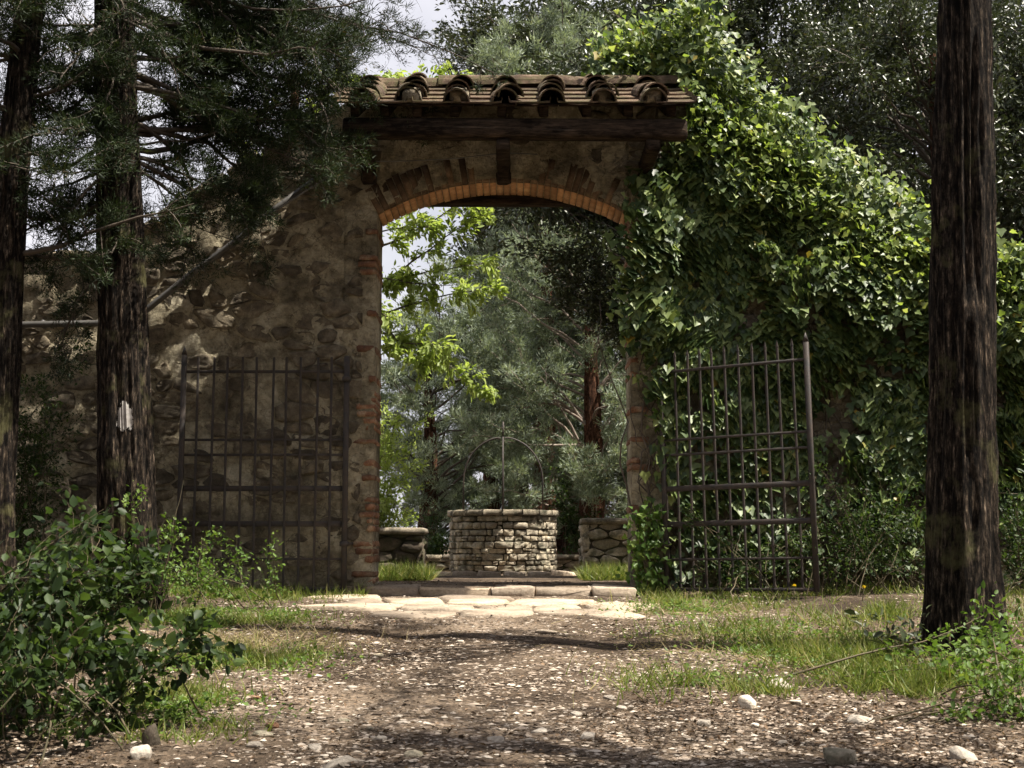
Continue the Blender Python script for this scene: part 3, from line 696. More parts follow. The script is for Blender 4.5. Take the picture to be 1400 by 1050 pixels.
def low_wall(label, x0, x1, y0, y1, z0, z1, mat, w, h, cop, copm):
    t = thing('low_wall', ((x0 + x1) / 2, (y0 + y1) / 2, z0), label, 'wall')
    V, T = box_vt(((x0 + x1) / 2, (y0 + y1) / 2, (z0 + z1) / 2), (x1 - x0 - .05, y1 - y0 - .05, z1 - z0)); mesh_np('core', V, T, M['dark_stone'], t)
    def face(u0, u1, mp):
        for poly in cells(u0, u1, z0, z1, w, h, 0.33, 0.08):
            poly = np.column_stack([np.clip(poly[:, 0], u0, u1), np.clip(poly[:, 1], z0, z1)])
            if np.ptp(poly[:, 0]) < .06 or np.ptp(poly[:, 1]) < .04: continue
            V, T = stone_vt(poly, random.uniform(.01, .06), mp, 0.012, 0.05, 1.0, 0.008, 0.06); mesh_np('stone', V, T, mat, t)
    face(x0, x1, lambda V: np.column_stack([V[:, 0], y0 + .03 - V[:, 2], V[:, 1]]))
    face(y0, y1, lambda V: np.column_stack([x1 - .03 + V[:, 2], V[:, 0], V[:, 1]]))
    face(y0, y1, lambda V: np.column_stack([x0 + .03 - V[:, 2], V[:, 0], V[:, 1]]))
    x = x0 - .03
    while x < x1 - .05:
        l = min(cop * random.uniform(.8, 1.2), x1 + .03 - x)
        V, T = bevel_box((x + l / 2, (y0 + y1) / 2, z1 + .035), (l - .012, y1 - y0 + .08, .075), .018, None, .006); mesh_np('coping_slab', V, T, copm, t); x += l
pL = W(579, 722, 16.4); low_wall('low dark mossy stone wall beside the left jamb, beyond the gateway', -3.4, pL[0], 16.4, 16.95, .84, pL[2] - .07, M['dark_stone'], .34, .15, .9, M['coping'])
pR = W(797, 709, 17.2); low_wall('low rough stone wall with slab top near the red-barked trunk', pR[0], 3.2, 17.2, 17.75, .84, pR[2] - .07, M['well_stone'], .28, .12, 1.1, M['coping'])
kb = thing('well_kerb', (WX, 18.6, .86), 'low curved kerb of pale slabs ringing the stone well', 'kerb')
for k in range(-7, 8):
    t0 = math.radians(k * 9.5 + .3); t1 = math.radians(k * 9.5 + 9.2); R0, R1 = 1.95, 2.25
    poly = [(R1 * t0, R0), (R1 * t1, R0), (R1 * t1, R1), (R1 * t0, R1)]
    V, T = stone_vt(np.array([(2.1 * t0, 0), (2.1 * t1, 0), (2.1 * t1, .32), (2.1 * t0, .32)]), .075 + random.uniform(-.01, .01),
                    lambda V: np.column_stack([WX + (2.25 - V[:, 1]) * np.sin(V[:, 0] / 2.1), WY + .4 - (2.25 - V[:, 1]) * np.cos(V[:, 0] / 2.1), .86 + V[:, 2]]), 0.004, .05, 1.12, .003, .015)
    mesh_np('kerb_stone', V, T, M['flag'], kb)
low_wall('low grey retaining wall just behind the stone well', -2.2, 2.3, 21.2, 21.5, .84, 1.07, M['well_stone'], .34, .13, .6, M['coping'])

# ------------------------------------------------------------------ loose stones
def rock(label, px, py, d, sx, sy, sz, mat, group=None, rz=None, name='rock'):
    p = W(px, py, d)
    bm = bmesh.new()
    for q in rdir(18):
        q = q * RN.uniform(.85, 1.1); q = np.sign(q) * np.abs(q) ** .75; bm.verts.new([float(c) for c in q])
    h = bmesh.ops.convex_hull(bm, input=bm.verts); bmesh.ops.delete(bm, geom=[g for g in h['geom_interior'] if isinstance(g, bmesh.types.BMVert)], context='VERTS')
    bmesh.ops.triangulate(bm, faces=bm.faces); bmesh.ops.recalc_face_normals(bm, faces=bm.faces)
    bmesh.ops.bevel(bm, geom=bm.edges[:], offset=.07, segments=1, affect='EDGES'); bmesh.ops.triangulate(bm, faces=bm.faces); bm.verts.index_update()
    C = np.array([v.co for v in bm.verts]); F = np.array([[v.index for v in f.verts] for f in bm.faces]); bm.free()
    V = C * np.array([sx, sy, sz]) @ rotz(RN.uniform(0, 6) if rz is None else rz).T
    x, y = p[0], d; V = V + np.array([x, y, float(gz(x, y)) + sz * .2])
    o = mesh_np(name, V, F, mat); tag(o, label, 'stone', group); return o
def gd(py):
    """distance at which the track is seen at photo row py"""
    t = math.tan(PITCH - math.atan((py - 525) / FPX)); return 1.3 / (0.0588 - t)
SG = 'loose stones on the track'
rock('bright white angular stone at the edge of the tall grass', 1063, 938, gd(942), .085, .06, .085, M['limestone'], SG)
rock('squarish pale pink stone just left of the white angular stone', 1020, 965, gd(968), .062, .05, .06, M['limestone'], SG)
rock('flat thin slab stone lying below the grass near the dark trunk', 1175, 985, gd(989), .085, .06, .03, M['limestone'], SG)
rock('large rounded grey stone half buried at the bottom edge', 1143, 1034, gd(1042), .10, .08, .055, M['well_stone'], SG)
rock('broad pale limestone slab sunk in the gravel at bottom left of the track', 452, 1034, gd(1040), .14, .10, .035, M['limestone'], SG)
rock('tilted pale stone among the weeds at bottom right corner', 1316, 1030, gd(1040), .075, .05, .06, M['limestone'], SG)
rock('pale lump of stone in front of the paving, right of the track centre', 745, 858, gd(864), .10, .09, .025, M['flag'], SG)
rock('small white stone under the bush at bottom left', 193, 1030, gd(1038), .055, .045, .05, M['limestone'], SG)
rock('white scrap of stone lying on the pale track ridge beside the grass', 1055, 920, gd(925), .05, .03, .02, M['limestone'], SG)
rock('dark wedge of stone standing behind the small white stone', 207, 1012, gd(1020), .05, .05, .08, M['dark_stone'], SG)
rock('reddish brick fragment lying on the left side of the track', 372, 990, gd(992), .05, .03, .022, M['brick'], SG)
rock('flat brick shard beside the weeds on the left of the track', 350, 953, gd(955), .055, .04, .018, M['brick'], SG)
for k in range(34):
    py = random.choice((random.uniform(858, 1045), random.uniform(940, 1048))); px = random.uniform(330, 1200)
    if py < 900: px = random.uniform(430, 900)
    s = random.uniform(.018, .045)
    rock('fist-sized pale stone loose in the gravel of the track', px, py, gd(py), s * 1.4, s * 1.1, s * .6, M['limestone'] if random.random() < .7 else M['well_stone'], 'fist-sized stones strewn over the track')

# ------------------------------------------------------------------ gravel, litter, grass (uncountable)
def gravel():
    n = 76000
    d = 5.5 + 8.0 * RN.random(n) ** 1.25; x = (RN.random(n) - .5) * 2 * (0.43 * d)
    keep = (np.abs(x + .2) < 2.3 + .6 * (RN.random(n))) | (RN.random(n) < .2)
    dens = fbm(x * 1.3, d * 1.3, 0, 41); keep &= RN.random(n) < sstep(.25, .6, dens) * .9 + .1
    x, d = x[keep], d[keep]; n = len(x)
    s = (.005 + .017 * RN.random(n) ** 3) ; s[RN.random(n) < .02] *= 1.8
    oct_ = np.array([[1, 0, 0], [.2, .9, .1], [-.9, .3, 0], [-.5, -.8, .1], [.5, -.8, 0], [.1, 0, .8], [0, 0, -.6]], float)
    T0 = np.array([(0, 1, 5), (1, 2, 5), (2, 3, 5), (3, 4, 5), (4, 0, 5)])
    J = oct_[None] * (1 + RN.normal(0, .22, (n, 7, 3))) * np.array([1.3, 1, .42]) * s[:, None, None]
    a = RN.random(n) * 6.28; c, si = np.cos(a)[:, None], np.sin(a)[:, None]
    X = J[..., 0] * c - J[..., 1] * si; Y = J[..., 0] * si + J[..., 1] * c
    V = np.stack([X + x[:, None], Y + d[:, None], J[..., 2] + gz(x, d)[:, None] + .10 * s[:, None]], -1)
    T = T0[None] + (np.arange(n) * 7)[:, None, None]
    o = mesh_np('gravel', V.reshape(-1, 3), T.reshape(-1, 3), M['pebble'], None, np.repeat(RN.random(n), 5)); tag(o, 'pale limestone gravel strewn over the track', 'gravel', None, 'stuff')
gravel()
def litter():
    n = 60000; d = 5.5 + 10 * RN.random(n) ** 1.2; x = (RN.random(n) - .5) * 2 * .43 * d
    k = RN.random(n) < .25 + .75 * sstep(.45, .62, fbm(x * .9, d * .9, 0, 43)); x, d = x[k], d[k]; n = len(x)
    k = ~((d > 11.3) & (d < 13.9) & (RN.random(n) < .8)); x, d = x[k], d[k]; n = len(x)
    P = np.column_stack([x, d, gz(x, d) + .006 + .008 * RN.random(n)])
    D = rdir(n) * [1, 1, .25]; N = nrmz(np.array([0, 0, 1.]) + RN.normal(0, .35, (n, 3)))
    L = RN.uniform(.010, .042, n); V, T, r = leaf_vt(P, D, N, L, L * RN.uniform(.12, .6, n), T_OVAL)
    o = mesh_np('leaf_litter', V, T, M['litter'], None, r); tag(o, 'dry brown leaf litter scattered over the ground', 'leaves', None, 'stuff')
litter()
def blades(P, hgt, mat, name, label, w=.006, lean=.6):
    n = len(P); D = nrmz(np.array([0, 0, 1.]) + RN.normal(0, lean, (n, 3)) * [1, 1, .3]); N = rdir(n) * [1, 1, .2]
    V, T, r = leaf_vt(P, D, N, hgt * (.25 + 1.0 * RN.random(n) ** 1.6), w * RN.uniform(.6, 1.3, n), T_GRASS)
    o = mesh_np(name, V, T, mat, None, r); tag(o, label, 'grass', None, 'stuff'); return o
def patch(n, spots):
    """random ground points in elliptical patches given as photo column, row, half widths in metres"""
    out = []; tot = sum(s[4] for s in spots)
    for px, py, rx, ry, wgt in spots:
        d = gd(py); c = W(px, py, d); m = int(n * wgt / tot); g = RN.normal(0, .5, (m, 2)); x = c[0] + g[:, 0] * rx; y = d + g[:, 1] * ry
        out.append(np.column_stack([x, y, gz(x, y) - .005]))
    return np.concatenate(out)
def clumpy(P, sc, lo=.42, hi=.6, seed=51):
    k = RN.random(len(P)) < sstep(lo, hi, fbm(P[:, 0] * sc, P[:, 1] * sc, 0, seed)); return P[k]
P = patch(25000, [(1170, 900, .60, .75, 5), (1060, 870, .9, .8, 1.6), (1200, 850, .6, .6, 1.6), (950, 830, .5, .4, .7), (1240, 940, .4, .5, 1.5), (1050, 945, .35, .25, .4), (920, 930, .5, .6, .35), (1010, 832, .9, .3, .8)])
blades(clumpy(clumpy(P, 1.7, .38, .56), 7, .36, .58, 58), .18, M['grass'], 'grass', 'tall pale green grass along the right side of the track', .007)
P = patch(14000, [(300, 850, .7, .6, 3), (340, 900, .5, .6, 2), (230, 960, .35, .4, 1.5), (330, 820, .8, .5, 2), (210, 1000, .4, .3, 1)])
blades(clumpy(P, 3.0, .36, .55), .13, M['grass'], 'grass', 'green grass and weeds along the left side of the track', .007)
def low_weeds(P, label, L, mat, kindname):
    n = len(P); P = P + np.column_stack([RN.normal(0, .02, (n, 2)), RN.uniform(.01, .07, n)]); D = nrmz(RN.normal(0, 1, (n, 3)) * [1, 1, .5] + [0, 0, .3]); N = nrmz(np.array([0, 0, 1.]) + RN.normal(0, .4, (n, 3)))
    l = L * RN.uniform(.5, 1.3, n); V, T, r = leaf_vt(P, D, N, l, l * RN.uniform(.35, .8, n), T_OVAL); o = mesh_np(kindname, V, T, mat, None, r); tag(o, label, 'weeds', None, 'stuff')
P = patch(15000, [(1150, 900, .9, 1.0, 4), (1060, 870, 1.0, .9, 2), (940, 835, .7, .6, 1.5), (1000, 930, .6, .5, .6), (300, 850, .8, .7, 3), (330, 910, .6, .7, 2), (230, 980, .5, .4, 1.5)])
low_weeds(clumpy(P, 5, .40, .58, 57), 'small broad-leaved weeds creeping between the grass on both sides', .035, M['weed'], 'weeds')
P = patch(6000, [(1150, 900, 1.0, 1.1, 4), (1040, 880, 1.1, .9, 2), (940, 835, .9, .6, 1.5), (320, 880, .9, .8, 3)])
n = len(P); D = nrmz(RN.normal(0, 1, (n, 3)) * [1, 1, .35] + [0, 0, .25]); V, T, r = leaf_vt(P + [0, 0, .012], D, rdir(n), RN.uniform(.05, .17, n), .004, T_GRASS)
tag(mesh_np('dry_grass', V, T, M['straw'], None, r), 'dry straw lying among the green grass', 'grass', None, 'stuff')
def flat_patch(n, boxes):
    out = []
    for x0, x1, y0, y1, w in boxes:
        m = int(n * w); x = RN.uniform(x0, x1, m); y = RN.uniform(y0, y1, m); out.append(np.column_stack([x, y, gz(x, y) - .01]))
    return np.concatenate(out)
P = flat_patch(9000, [(-1.6, -.98, 15.6, 16.35, .6), (.85, 1.6, 15.6, 17.1, .6), (-3.4, -1.1, 17, 19, .5), (1.1, 3, 17.8, 20, .4)])
blades(clumpy(P, 2.5, .3, .5), .22, M['grass'], 'grass', 'lush grass tufts growing beyond the gateway around the low walls', .010)
P = flat_patch(3500, [(-4.2, -1.45, 13.0, 13.5, 1), (1.3, 4.2, 12.7, 13.5, 1), (3.6, 7.5, 8.5, 13.4, 3), (-7.5, -3.6, 8.5, 13.4, 2)])
blades(clumpy(P, 4, .42, .58), .15, M['grass'], 'grass', 'grass and weeds at the foot of the gate walls', .008)

# ------------------------------------------------------------------ trees
def trunk_mesh(base, top, r0, r1, bend, flare, sides, rings, seed, ridge=.34):
    """bark ridged trunk along a bent axis; returns surface function, V, T"""
    base, top = np.asarray(base, float), np.asarray(top, float); H = np.linalg.norm(top - base)
    def axis(t):
        t = np.asarray(t, float)[..., None]; return base + (top - base) * t + np.array(bend) * np.sin(t * math.pi)
    def surf(t, a, off=0.0):
        t = np.asarray(t, float); a = np.asarray(a, float)
        r = r0 + (r1 - r0) * t + flare * r0 * np.exp(-t * H / .28) * (.6 + .8 * vn(np.cos(a) * 2.2 + 5, np.sin(a) * 2.2, 0, seed))
        rg = 1 - np.abs(vn(np.cos(a) * 4 + 9, np.sin(a) * 4, t * H * .55, seed + 1) * 2 - 1) * .8 - np.abs(vn(np.cos(a) * 8 + 9, np.sin(a) * 8, t * H * 1.1, seed + 2) * 2 - 1) * .45
        r = r * (1 + ridge * (rg - .6) + .14 * (vn(np.cos(a) * 1.3, np.sin(a) * 1.3, t * H * .9, seed + 3) - .5) + .10 * (fbm(np.cos(a) * 9 + 4, np.sin(a) * 9, t * H * 5, seed + 4, 2) - .5)) + off
        p = axis(t); return p + np.stack([r * np.cos(a), r * np.sin(a), np.zeros_like(r)], -1)
    t = np.linspace(-.02, 1, rings); a = np.arange(sides) * 2 * math.pi / sides
    V = surf(np.repeat(t[:, None], sides, 1), np.repeat(a[None], rings, 0)).reshape(-1, 3)
    i = np.arange(rings - 1)[:, None] * sides; j = np.arange(sides)[None]; k = (j + 1) % sides
    A, B, C, D = i + j, i + k, i + sides + k, i + sides + j
    return surf, axis, V, np.concatenate([np.stack([A, B, C], -1).reshape(-1, 3), np.stack([A, C, D], -1).reshape(-1, 3)])
def limb(p, d, L, r0, droop=0.0, seg=7, wob=.18):
    """wandering polyline"""
    P = [np.asarray(p, float)]; d = nrmz(np.asarray(d, float))
    for k in range(seg):
        P.append(P[-1] + d * L / seg); d = nrmz(d + RN.normal(0, wob, 3) + np.array([0, 0, droop]))
    return np.array(P), r0
def along(P, t):
    s = t * (len(P) - 1); i = min(int(s), len(P) - 2); f = s - i; return P[i] * (1 - f) + P[i + 1] * f, nrmz(P[i + 1] - P[i])
def boughs(acc, starts, twigs, twig_len, droop, r, tw_wob=.25, spread=.8, tmin=.25, sub=0, twr=.35, wob=.18):
    """limbs from (p, d, L); returns sample points with directions on the twigs"""
    S, SD = [], []
    for p, d, L in starts:
        P, _ = limb(p, d, L, r, droop, 7, wob); rad = np.linspace(r * L ** .5, r * .2, len(P)); acc.add(*tube_vt(P, rad, 5, False))
        for k in range(int(twigs * L)):
            t = RN.uniform(tmin, 1.0); q, qd = along(P, t); dd = nrmz(qd * .8 + RN.normal(0, spread, 3) * .8)
            l = twig_len * RN.uniform(.5, 1.2); Q, _ = limb(q, dd, l, r * .3, droop * .8, 4, tw_wob)
            acc.add(*tube_vt(Q, np.linspace(r * twr, r * .1, len(Q)), 3, False))
            for m in range(sub):
                q2, d2 = along(Q, RN.uniform(.2, .9)); Q2, _ = limb(q2, nrmz(d2 + RN.normal(0, .7, 3)), l * .5, r * .15, droop, 3, .3)
                acc.add(*tube_vt(Q2, np.linspace(r * .16, r * .06, len(Q2)), 3, False)); S.append(Q2[1:]); SD.append(np.gradient(Q2, axis=0)[1:])
            S.append(Q[1:]); SD.append(np.gradient(Q, axis=0)[1:])
    return np.concatenate(S), nrmz(np.concatenate(SD))
def needles(S, SD, per, L, wd, mat, parent, spread=.55, scat=.05, name='crown', droop=-.1):
    P = np.repeat(S, per, 0); D = np.repeat(SD, per, 0); n = len(P)
    P = P + RN.normal(0, scat, (n, 3)); D = nrmz(D + RN.normal(0, spread, (n, 3)) + [0, 0, droop]); l = L * RN.uniform(.5, 1.3, n)
    V, T, r = leaf_vt(P, D, rdir(n), l, wd * RN.uniform(.7, 1.3, n), T_BLADE); 
    base = np.repeat(RN.random(len(S)), per); r = np.clip(base * .6 + r * .4, 0, 1)
    return mesh_np(name, V, T, mat, parent, r)
def puffs(S, SD, per, rad, L, wd, mat, parent, name='crown'):
    """tufts of scale-leaf sprays, each a loose ball of blades"""
    n = len(S) * per; q = rdir(n) * (RN.random(n) ** .5)[:, None]; r_ = np.repeat(rad * RN.uniform(.6, 1.35, len(S)), per)
    P = np.repeat(S, per, 0) + q * r_[:, None] * [1, 1, .65]; D = nrmz(q + .5 * np.repeat(SD, per, 0) + RN.normal(0, .35, (n, 3)) + [0, 0, .35])
    V, T, r = leaf_vt(P, D, rdir(n), L * RN.uniform(.6, 1.3, n), wd * RN.uniform(.7, 1.3, n), T_BLADE)
    return mesh_np(name, V, T, mat, parent, np.clip(np.repeat(RN.random(len(S)), per) * .65 + r * .35, 0, 1))
def leafage(S, SD, per, L, ar, mat, parent, tmpl=T_OVAL, scat=.06, up=.8, name='crown', spread=.6, droop=0.0):
    P = np.repeat(S, per, 0); D = np.repeat(SD, per, 0); n = len(P)
    P = P + RN.normal(0, scat, (n, 3)); D = nrmz(D + RN.normal(0, spread, (n, 3)) + [0, 0, droop]); N = nrmz(np.array([0, 0, up]) + RN.normal(0, .6, (n, 3)))
    l = L * RN.uniform(.6, 1.25, n); V, T, r = leaf_vt(P, D, N, l, l * ar, tmpl)
    base = np.repeat(RN.random(len(S)), per); r = np.repeat(np.clip(base * .5 + RN.random(n) * .5, 0, 1), len(tmpl[1]))
    return mesh_np(name, V, T, mat, parent, r)

def cypress(label, base, top, r0, r1, bend, starts, per, group, seed, flare=.45, twl=.5, Lb=.060, wb=.0085, twigs=8):
    t = thing('cypress_tree', base, label, 'tree', group)
    surf, axis, V, T = trunk_mesh(base, top, r0, r1, bend, flare, 120, 320, seed)
    mesh_np('trunk', V, T, M['bark'], t, smooth=True)
    acc = Acc(); S, SD = boughs(acc, [(axis(h) , d, L) for h, d, L in starts], twigs, twl, -.03, .022, sub=1)
    acc.build('branches', M['twig'], t)
    k = RN.random(len(S)) < .8; puffs(S[k], SD[k], per, .095, Lb, wb, M['cypress'], t)
    return t, surf, axis

# mossy-barked cypress on the left
b0 = W(182, 792, 11.5); b0[2] = float(gz(b0[0], 11.5)) - .03; tp = W(150, -700, 11.5)
Hc = tp[2] - b0[2]
st = []
def hfrac(py, H0=b0[2], d=11.5): return (W(150, py, d)[2] - H0) / Hc
for px, py, yy, L in [(330, 60, .4, 2.3), (420, 120, .15, 2.3), (440, 190, .3, 2.3), (400, 230, .25, 2.0), (310, 130, .5, 1.6), (300, 290, .2, 1.3), (430, 40, .5, 2.4), (470, 20, .1, 2.7), (380, -60, .3, 2.4), (350, 180, .7, 1.7), (420, 150, 0, 2.2), (450, 90, .3, 2.4), (250, 250, .5, 1.0), (460, 215, .2, 2.4),
        (470, 130, .4, 2.6), (455, 160, .2, 2.5), (380, 90, .6, 2.1), (340, 220, .4, 1.6), (440, 250, .5, 2.3), (390, 280, .6, 2.0), (300, 40, .7, 1.5), (480, 60, .3, 2.7), (410, 0, .2, 2.4), (350, 10, .5, 1.9), (290, 90, .8, 1.4), (260, 170, .9, 1.3), (430, 200, .6, 2.2), (470, 180, .5, 2.4), (360, 140, .3, 1.8), (230, 320, .5, .9), (440, 110, 1.6, 2.6), (425, 60, 1.5, 2.6), (390, 150, 1.6, 2.3), (360, 60, 1.5, 2.2), (430, 210, 1.6, 2.5), (560, -10, .6, 3.2), (640, 0, .8, 3.8)]:
    h0 = hfrac(py - RN.uniform(0, 120)); a0 = b0 + (tp - b0) * h0
    yy = yy + (RN.uniform(.5, 1.1) if px < 500 and yy < 1 and RN.random() < .55 else 0); tgt = W(px, py, 11.5 + yy); st.append((h0, tgt - a0, min(np.linalg.norm(tgt - a0) * 1.02, L * 1.15)))
for px, py, yy, L in [(20, 60, -.3, 1.4), (30, 150, .2, 1.3), (10, 250, -.2, 1.4), (60, 300, -.4, 1.1), (40, 380, -.3, 1.2), (90, 200, -.8, 1.0), (80, 100, -.7, 1.0), (240, 40, -.8, 1.0), (200, 140, -.9, 1.0), (210, 240, -.7, .8), (100, 20, .6, 1.2), (170, 90, -.9, .9), (140, 200, -1.0, .9), (60, 30, -.6, 1.3), (120, 370, -.5, .7), (20, 10, .3, 1.4), (50, 100, .5, 1.2), (10, 190, .4, 1.4), (70, 240, .4, 1.0), (100, 60, .5, .9), (30, 330, .5, 1.4), (90, 340, .3, .9), (60, 180, -.1, 1.1), (110, 130, .8, .9), (0, 120, -.2, 1.5), (150, 20, -.9, .9), (120, 280, .6, .9)]:
    h0 = hfrac(py - RN.uniform(-20, 80)); a0 = b0 + (tp - b0) * h0; tgt = W(px, py, 11.5 + yy); st.append((h0, tgt - a0, min(np.linalg.norm(tgt - a0) * 1.05, L)))
for k in range(22):
    h0 = RN.uniform(hfrac(-60), .97); az = RN.uniform(.5, 5.0); st.append((h0, (math.cos(az), math.sin(az), .5), RN.uniform(1.0, 2.2) * (1.1 - h0 * .6)))
CG = 'old cypress trees in front of the wall'
t, surf, axis = cypress('old cypress with ridged bark and a white paint blotch, in front of the wing wall', b0, tp, .235, .10, (-.05, 0, 0), st, 46, CG, 101, flare=.5)
acc = Acc(); st = []
for qx, qy, yy in ((520, 40, .7), (560, 20, .5), (600, 50, .8), (640, 15, .6), (690, 10, .9), (710, 40, .9), (540, 40, 1.0), (610, 30, .8), (480, 10, .4), (660, 25, .7), (360, 215, .6), (300, 230, .5), (330, 250, .9), (90, 290, .3), (60, 250, -.2)):
    q = W(qx, qy, 11.5 + yy); h0 = np.clip(hfrac(qy - 90 if qx > 400 else qy - 20), .2, .95); a0 = b0 + (tp - b0) * h0; v = q - a0; st.append((a0, v, np.linalg.norm(v)))
S, SD = boughs(acc, st, 7, .38, -.02, .013, sub=2, tmin=.35, spread=.9, wob=.14, twr=.42); acc.build('bare_branches', M['twig'], t)
k = RN.random(len(S)) < .34; puffs(S[k], SD[k], 30, .06, .05, .008, M['cypress'], t, 'thin_sprays')
# paint blotch on its bark
def on_trunk(px, py, d):
    p = W(px, py, d); return p
n1, n2 = 60, 44; hz = [(W(170, py, 11.3)[2] - b0[2]) / Hc for py in (590, 548)]
tt = np.linspace(hz[0], hz[1], n1); aa = np.linspace(math.radians(-95), math.radians(-58), n2)
TT, AA = np.meshgrid(tt, aa, indexing='ij'); V = surf(TT, AA, .006).reshape(-1, 3)
cu = ((TT - tt.mean()) / np.ptp(tt) * 2) ** 2 + ((AA - aa.mean()) / np.ptp(aa) * 2) ** 2 + 1.5 * (fbm(TT * 260, AA * 9, 0, 61) - .5) + .9 * (fbm(TT * 900, AA * 60, 0, 62, 2) - .5)
i = (np.arange(n1 - 1)[:, None] * n2 + np.arange(n2 - 1)[None]).ravel(); ok = (cu < .95).ravel()[i]; i = i[ok]
mesh_np('paint_blotch', V, np.concatenate([np.stack([i, i + n2, i + n2 + 1], -1), np.stack([i, i + n2 + 1, i + 1], -1)]), M['paint'], t)

# leaning cypress at the far left
b1 = W(-10, 800, 11.0); b1[2] = float(gz(b1[0], 11.0)) - .05; tp1 = W(120, -500, 11.3)
st = []
for k in range(44):
    h0 = RN.uniform(.34, .98); az = RN.uniform(0, 6.28); st.append((h0, (math.cos(az), math.sin(az), .15), RN.uniform(.9, 1.8) * (1.15 - h0 * .6)))
cypress('leaning dark cypress at the picture edge beside the mossy-barked cypress', b1, tp1, .17, .08, (-.2, 0, 0), st, 40, CG, 131)

# big cypress in the right foreground
b2 = W(1318, 905, 9.1); b2[2] = float(gz(b2[0], 9.1)) - .03; tp2 = W(1312, -1500, 9.1)
st = []
A2 = lambda h: b2 + (tp2 - b2) * h
for k in range(14):
    h0 = RN.uniform(.62, .98); az = RN.uniform(-1.7, 1.7); st.append((h0, (math.cos(az), math.sin(az), .25), RN.uniform(1.0, 2.0) * (1.3 - h0 * .7)))
for h0, d, L in ((.405, (-.9, .3, .35), .9), (.40, (1, -.3, .1), .9), (.45, (.8, .5, .2), 1.4)): st.append((h0, d, L))
for tg in ((1.6, 7.3, 7.1), (2.6, 7.2, 7.4), (.9, 7.9, 6.9), (2.2, 7.8, 6.6)):
    v = np.array(tg) - A2(.47); st.append((.47, v, np.linalg.norm(v)))
cypress('thick dark cypress trunk standing alone on the right, bark lit along one edge', b2, tp2, .225, .10, (.03, .05, 0), st, 17, CG, 171, flare=.32, twigs=6)
# its neighbour beside the camera: only its shade falls into the picture
b3 = np.array([5.6, 4.5, float(gz(5.6, 4.5)) - .03]); tp3 = b3 + [-.3, .2, 12.5]; st = []
for k in range(22):
    h0 = RN.uniform(.5, .97); az = RN.uniform(1.3, 4.6); st.append((h0, (math.cos(az), math.sin(az), .2), RN.uniform(1.4, 3.2) * (1.25 - h0 * .6)))
for tg in ((1.9, 5.6, 10), (1.2, 5.2, 9.2), (2.6, 5.5, 10.6), (.8, 6.2, 9.8), (1.6, 4.8, 9.6), (2.0, 6.4, 9.4)):
    a0 = b3 + (tp3 - b3) * .72; v = np.array(tg) - a0; st.append((.72, v, np.linalg.norm(v)))
cypress('cypress beside the camera whose broken shade falls across the track', b3, tp3, .22, .09, (0, 0, 0), st, 15, CG, 191, flare=.5, twigs=6)

# trees behind the wall
def leafy_tree(name, label, base, H, r, centre, radii, nb, twigs, twl, per, L, ar, mat, barkm, group=None, needle=False, wb=.012, spread=.7, twm='twig', sub=1, tmin=.45, up=.8, droop=-.01, scat=.08, lean=(0, 0)):
    t = thing(name, base, label, 'tree', group)
    H = min(H, centre[2] + .45 * radii[2] - base[2]); top = np.array([base[0] + lean[0], base[1] + lean[1], base[2] + H]); surf, axis, V, T = trunk_mesh(base, top, r, r * .25, (.08, .05, 0), .4, 28, 60, int(RN.integers(0, 999)))
    mesh_np('trunk', V, T, barkm, t, smooth=True)
    c = np.array(centre, float); rad = np.array(radii, float); st = []
    for k in range(nb):
        q = rdir(1)[0]; tgt = c + q * rad * RN.uniform(.75, 1.02)
        h0 = np.clip((tgt[2] - base[2]) / H - RN.uniform(.08, .3), .15, .98); a0 = axis(h0); v = tgt - a0; st.append((a0, v + [0, 0, .15 * np.linalg.norm(v)], np.linalg.norm(v)))
    acc = Acc(); S, SD = boughs(acc, st, twigs, twl, droop, .020, sub=sub, spread=spread, tmin=tmin)
    acc.build('branches', M[twm], t)
    if needle: k = RN.random(len(S)) < .42; puffs(S[k], SD[k], int(per * 2.6), .15, L * .75, wb * 1.15, mat, t)
    else: leafage(S, SD, per, L, ar, mat, t, up=up, scat=scat)
    return t
OG = 'holm oaks behind the wall'
leafy_tree('holm_oak', 'dark holm oak crown seen through the upper half of the arch', (2.8, 17.2, .84), 8.5, .22, (1.3, 17.15, 6.05), (2.1, .55, 1.95), 62, 5, .42, 12, .085, .42, M['oak'], M['bark_far'], OG)
leafy_tree('holm_oak', 'dense holm oak rising right above the ivy-topped wall and canopy end', (6.0, 18.1, .84), 9.5, .28, (5.7, 17.9, 7.0), (2.3, 1.6, 2.8), 62, 5, .6, 10, .095, .42, M['oak'], M['bark_far'], OG)
leafy_tree('holm_oak', 'dense holm oak behind the thick dark cypress trunk on the right', (8.2, 18.8, .84), 9.0, .28, (7.6, 18.6, 6.2), (2.7, 1.6, 3.0), 60, 5, .6, 10, .095, .42, M['oak'], M['bark_far'], OG)
JG = 'blue-green cypresses beyond the well'
leafy_tree('cypress_tree', 'grey-green cypress with reddish trunk just behind the well', (1.30, 22.3, .84), 7.5, .25, (1.0, 22.0, 4.2), (2.0, 1.3, 3.0), 70, 4, .5, 20, .13, .2, M['juniper'], M['bark_far'], JG, True, .016, twm='twig_pale', tmin=.5, scat=.05)
leafy_tree('cypress_tree', 'grey-green cypress filling the opening left of the well', (-1.6, 24.5, .84), 6.5, .22, (-1.2, 24.0, 3.4), (1.7, 1.3, 2.7), 70, 4, .5, 20, .13, .2, M['juniper'], M['bark_far'], JG, True, .017, tmin=.4, scat=.05)
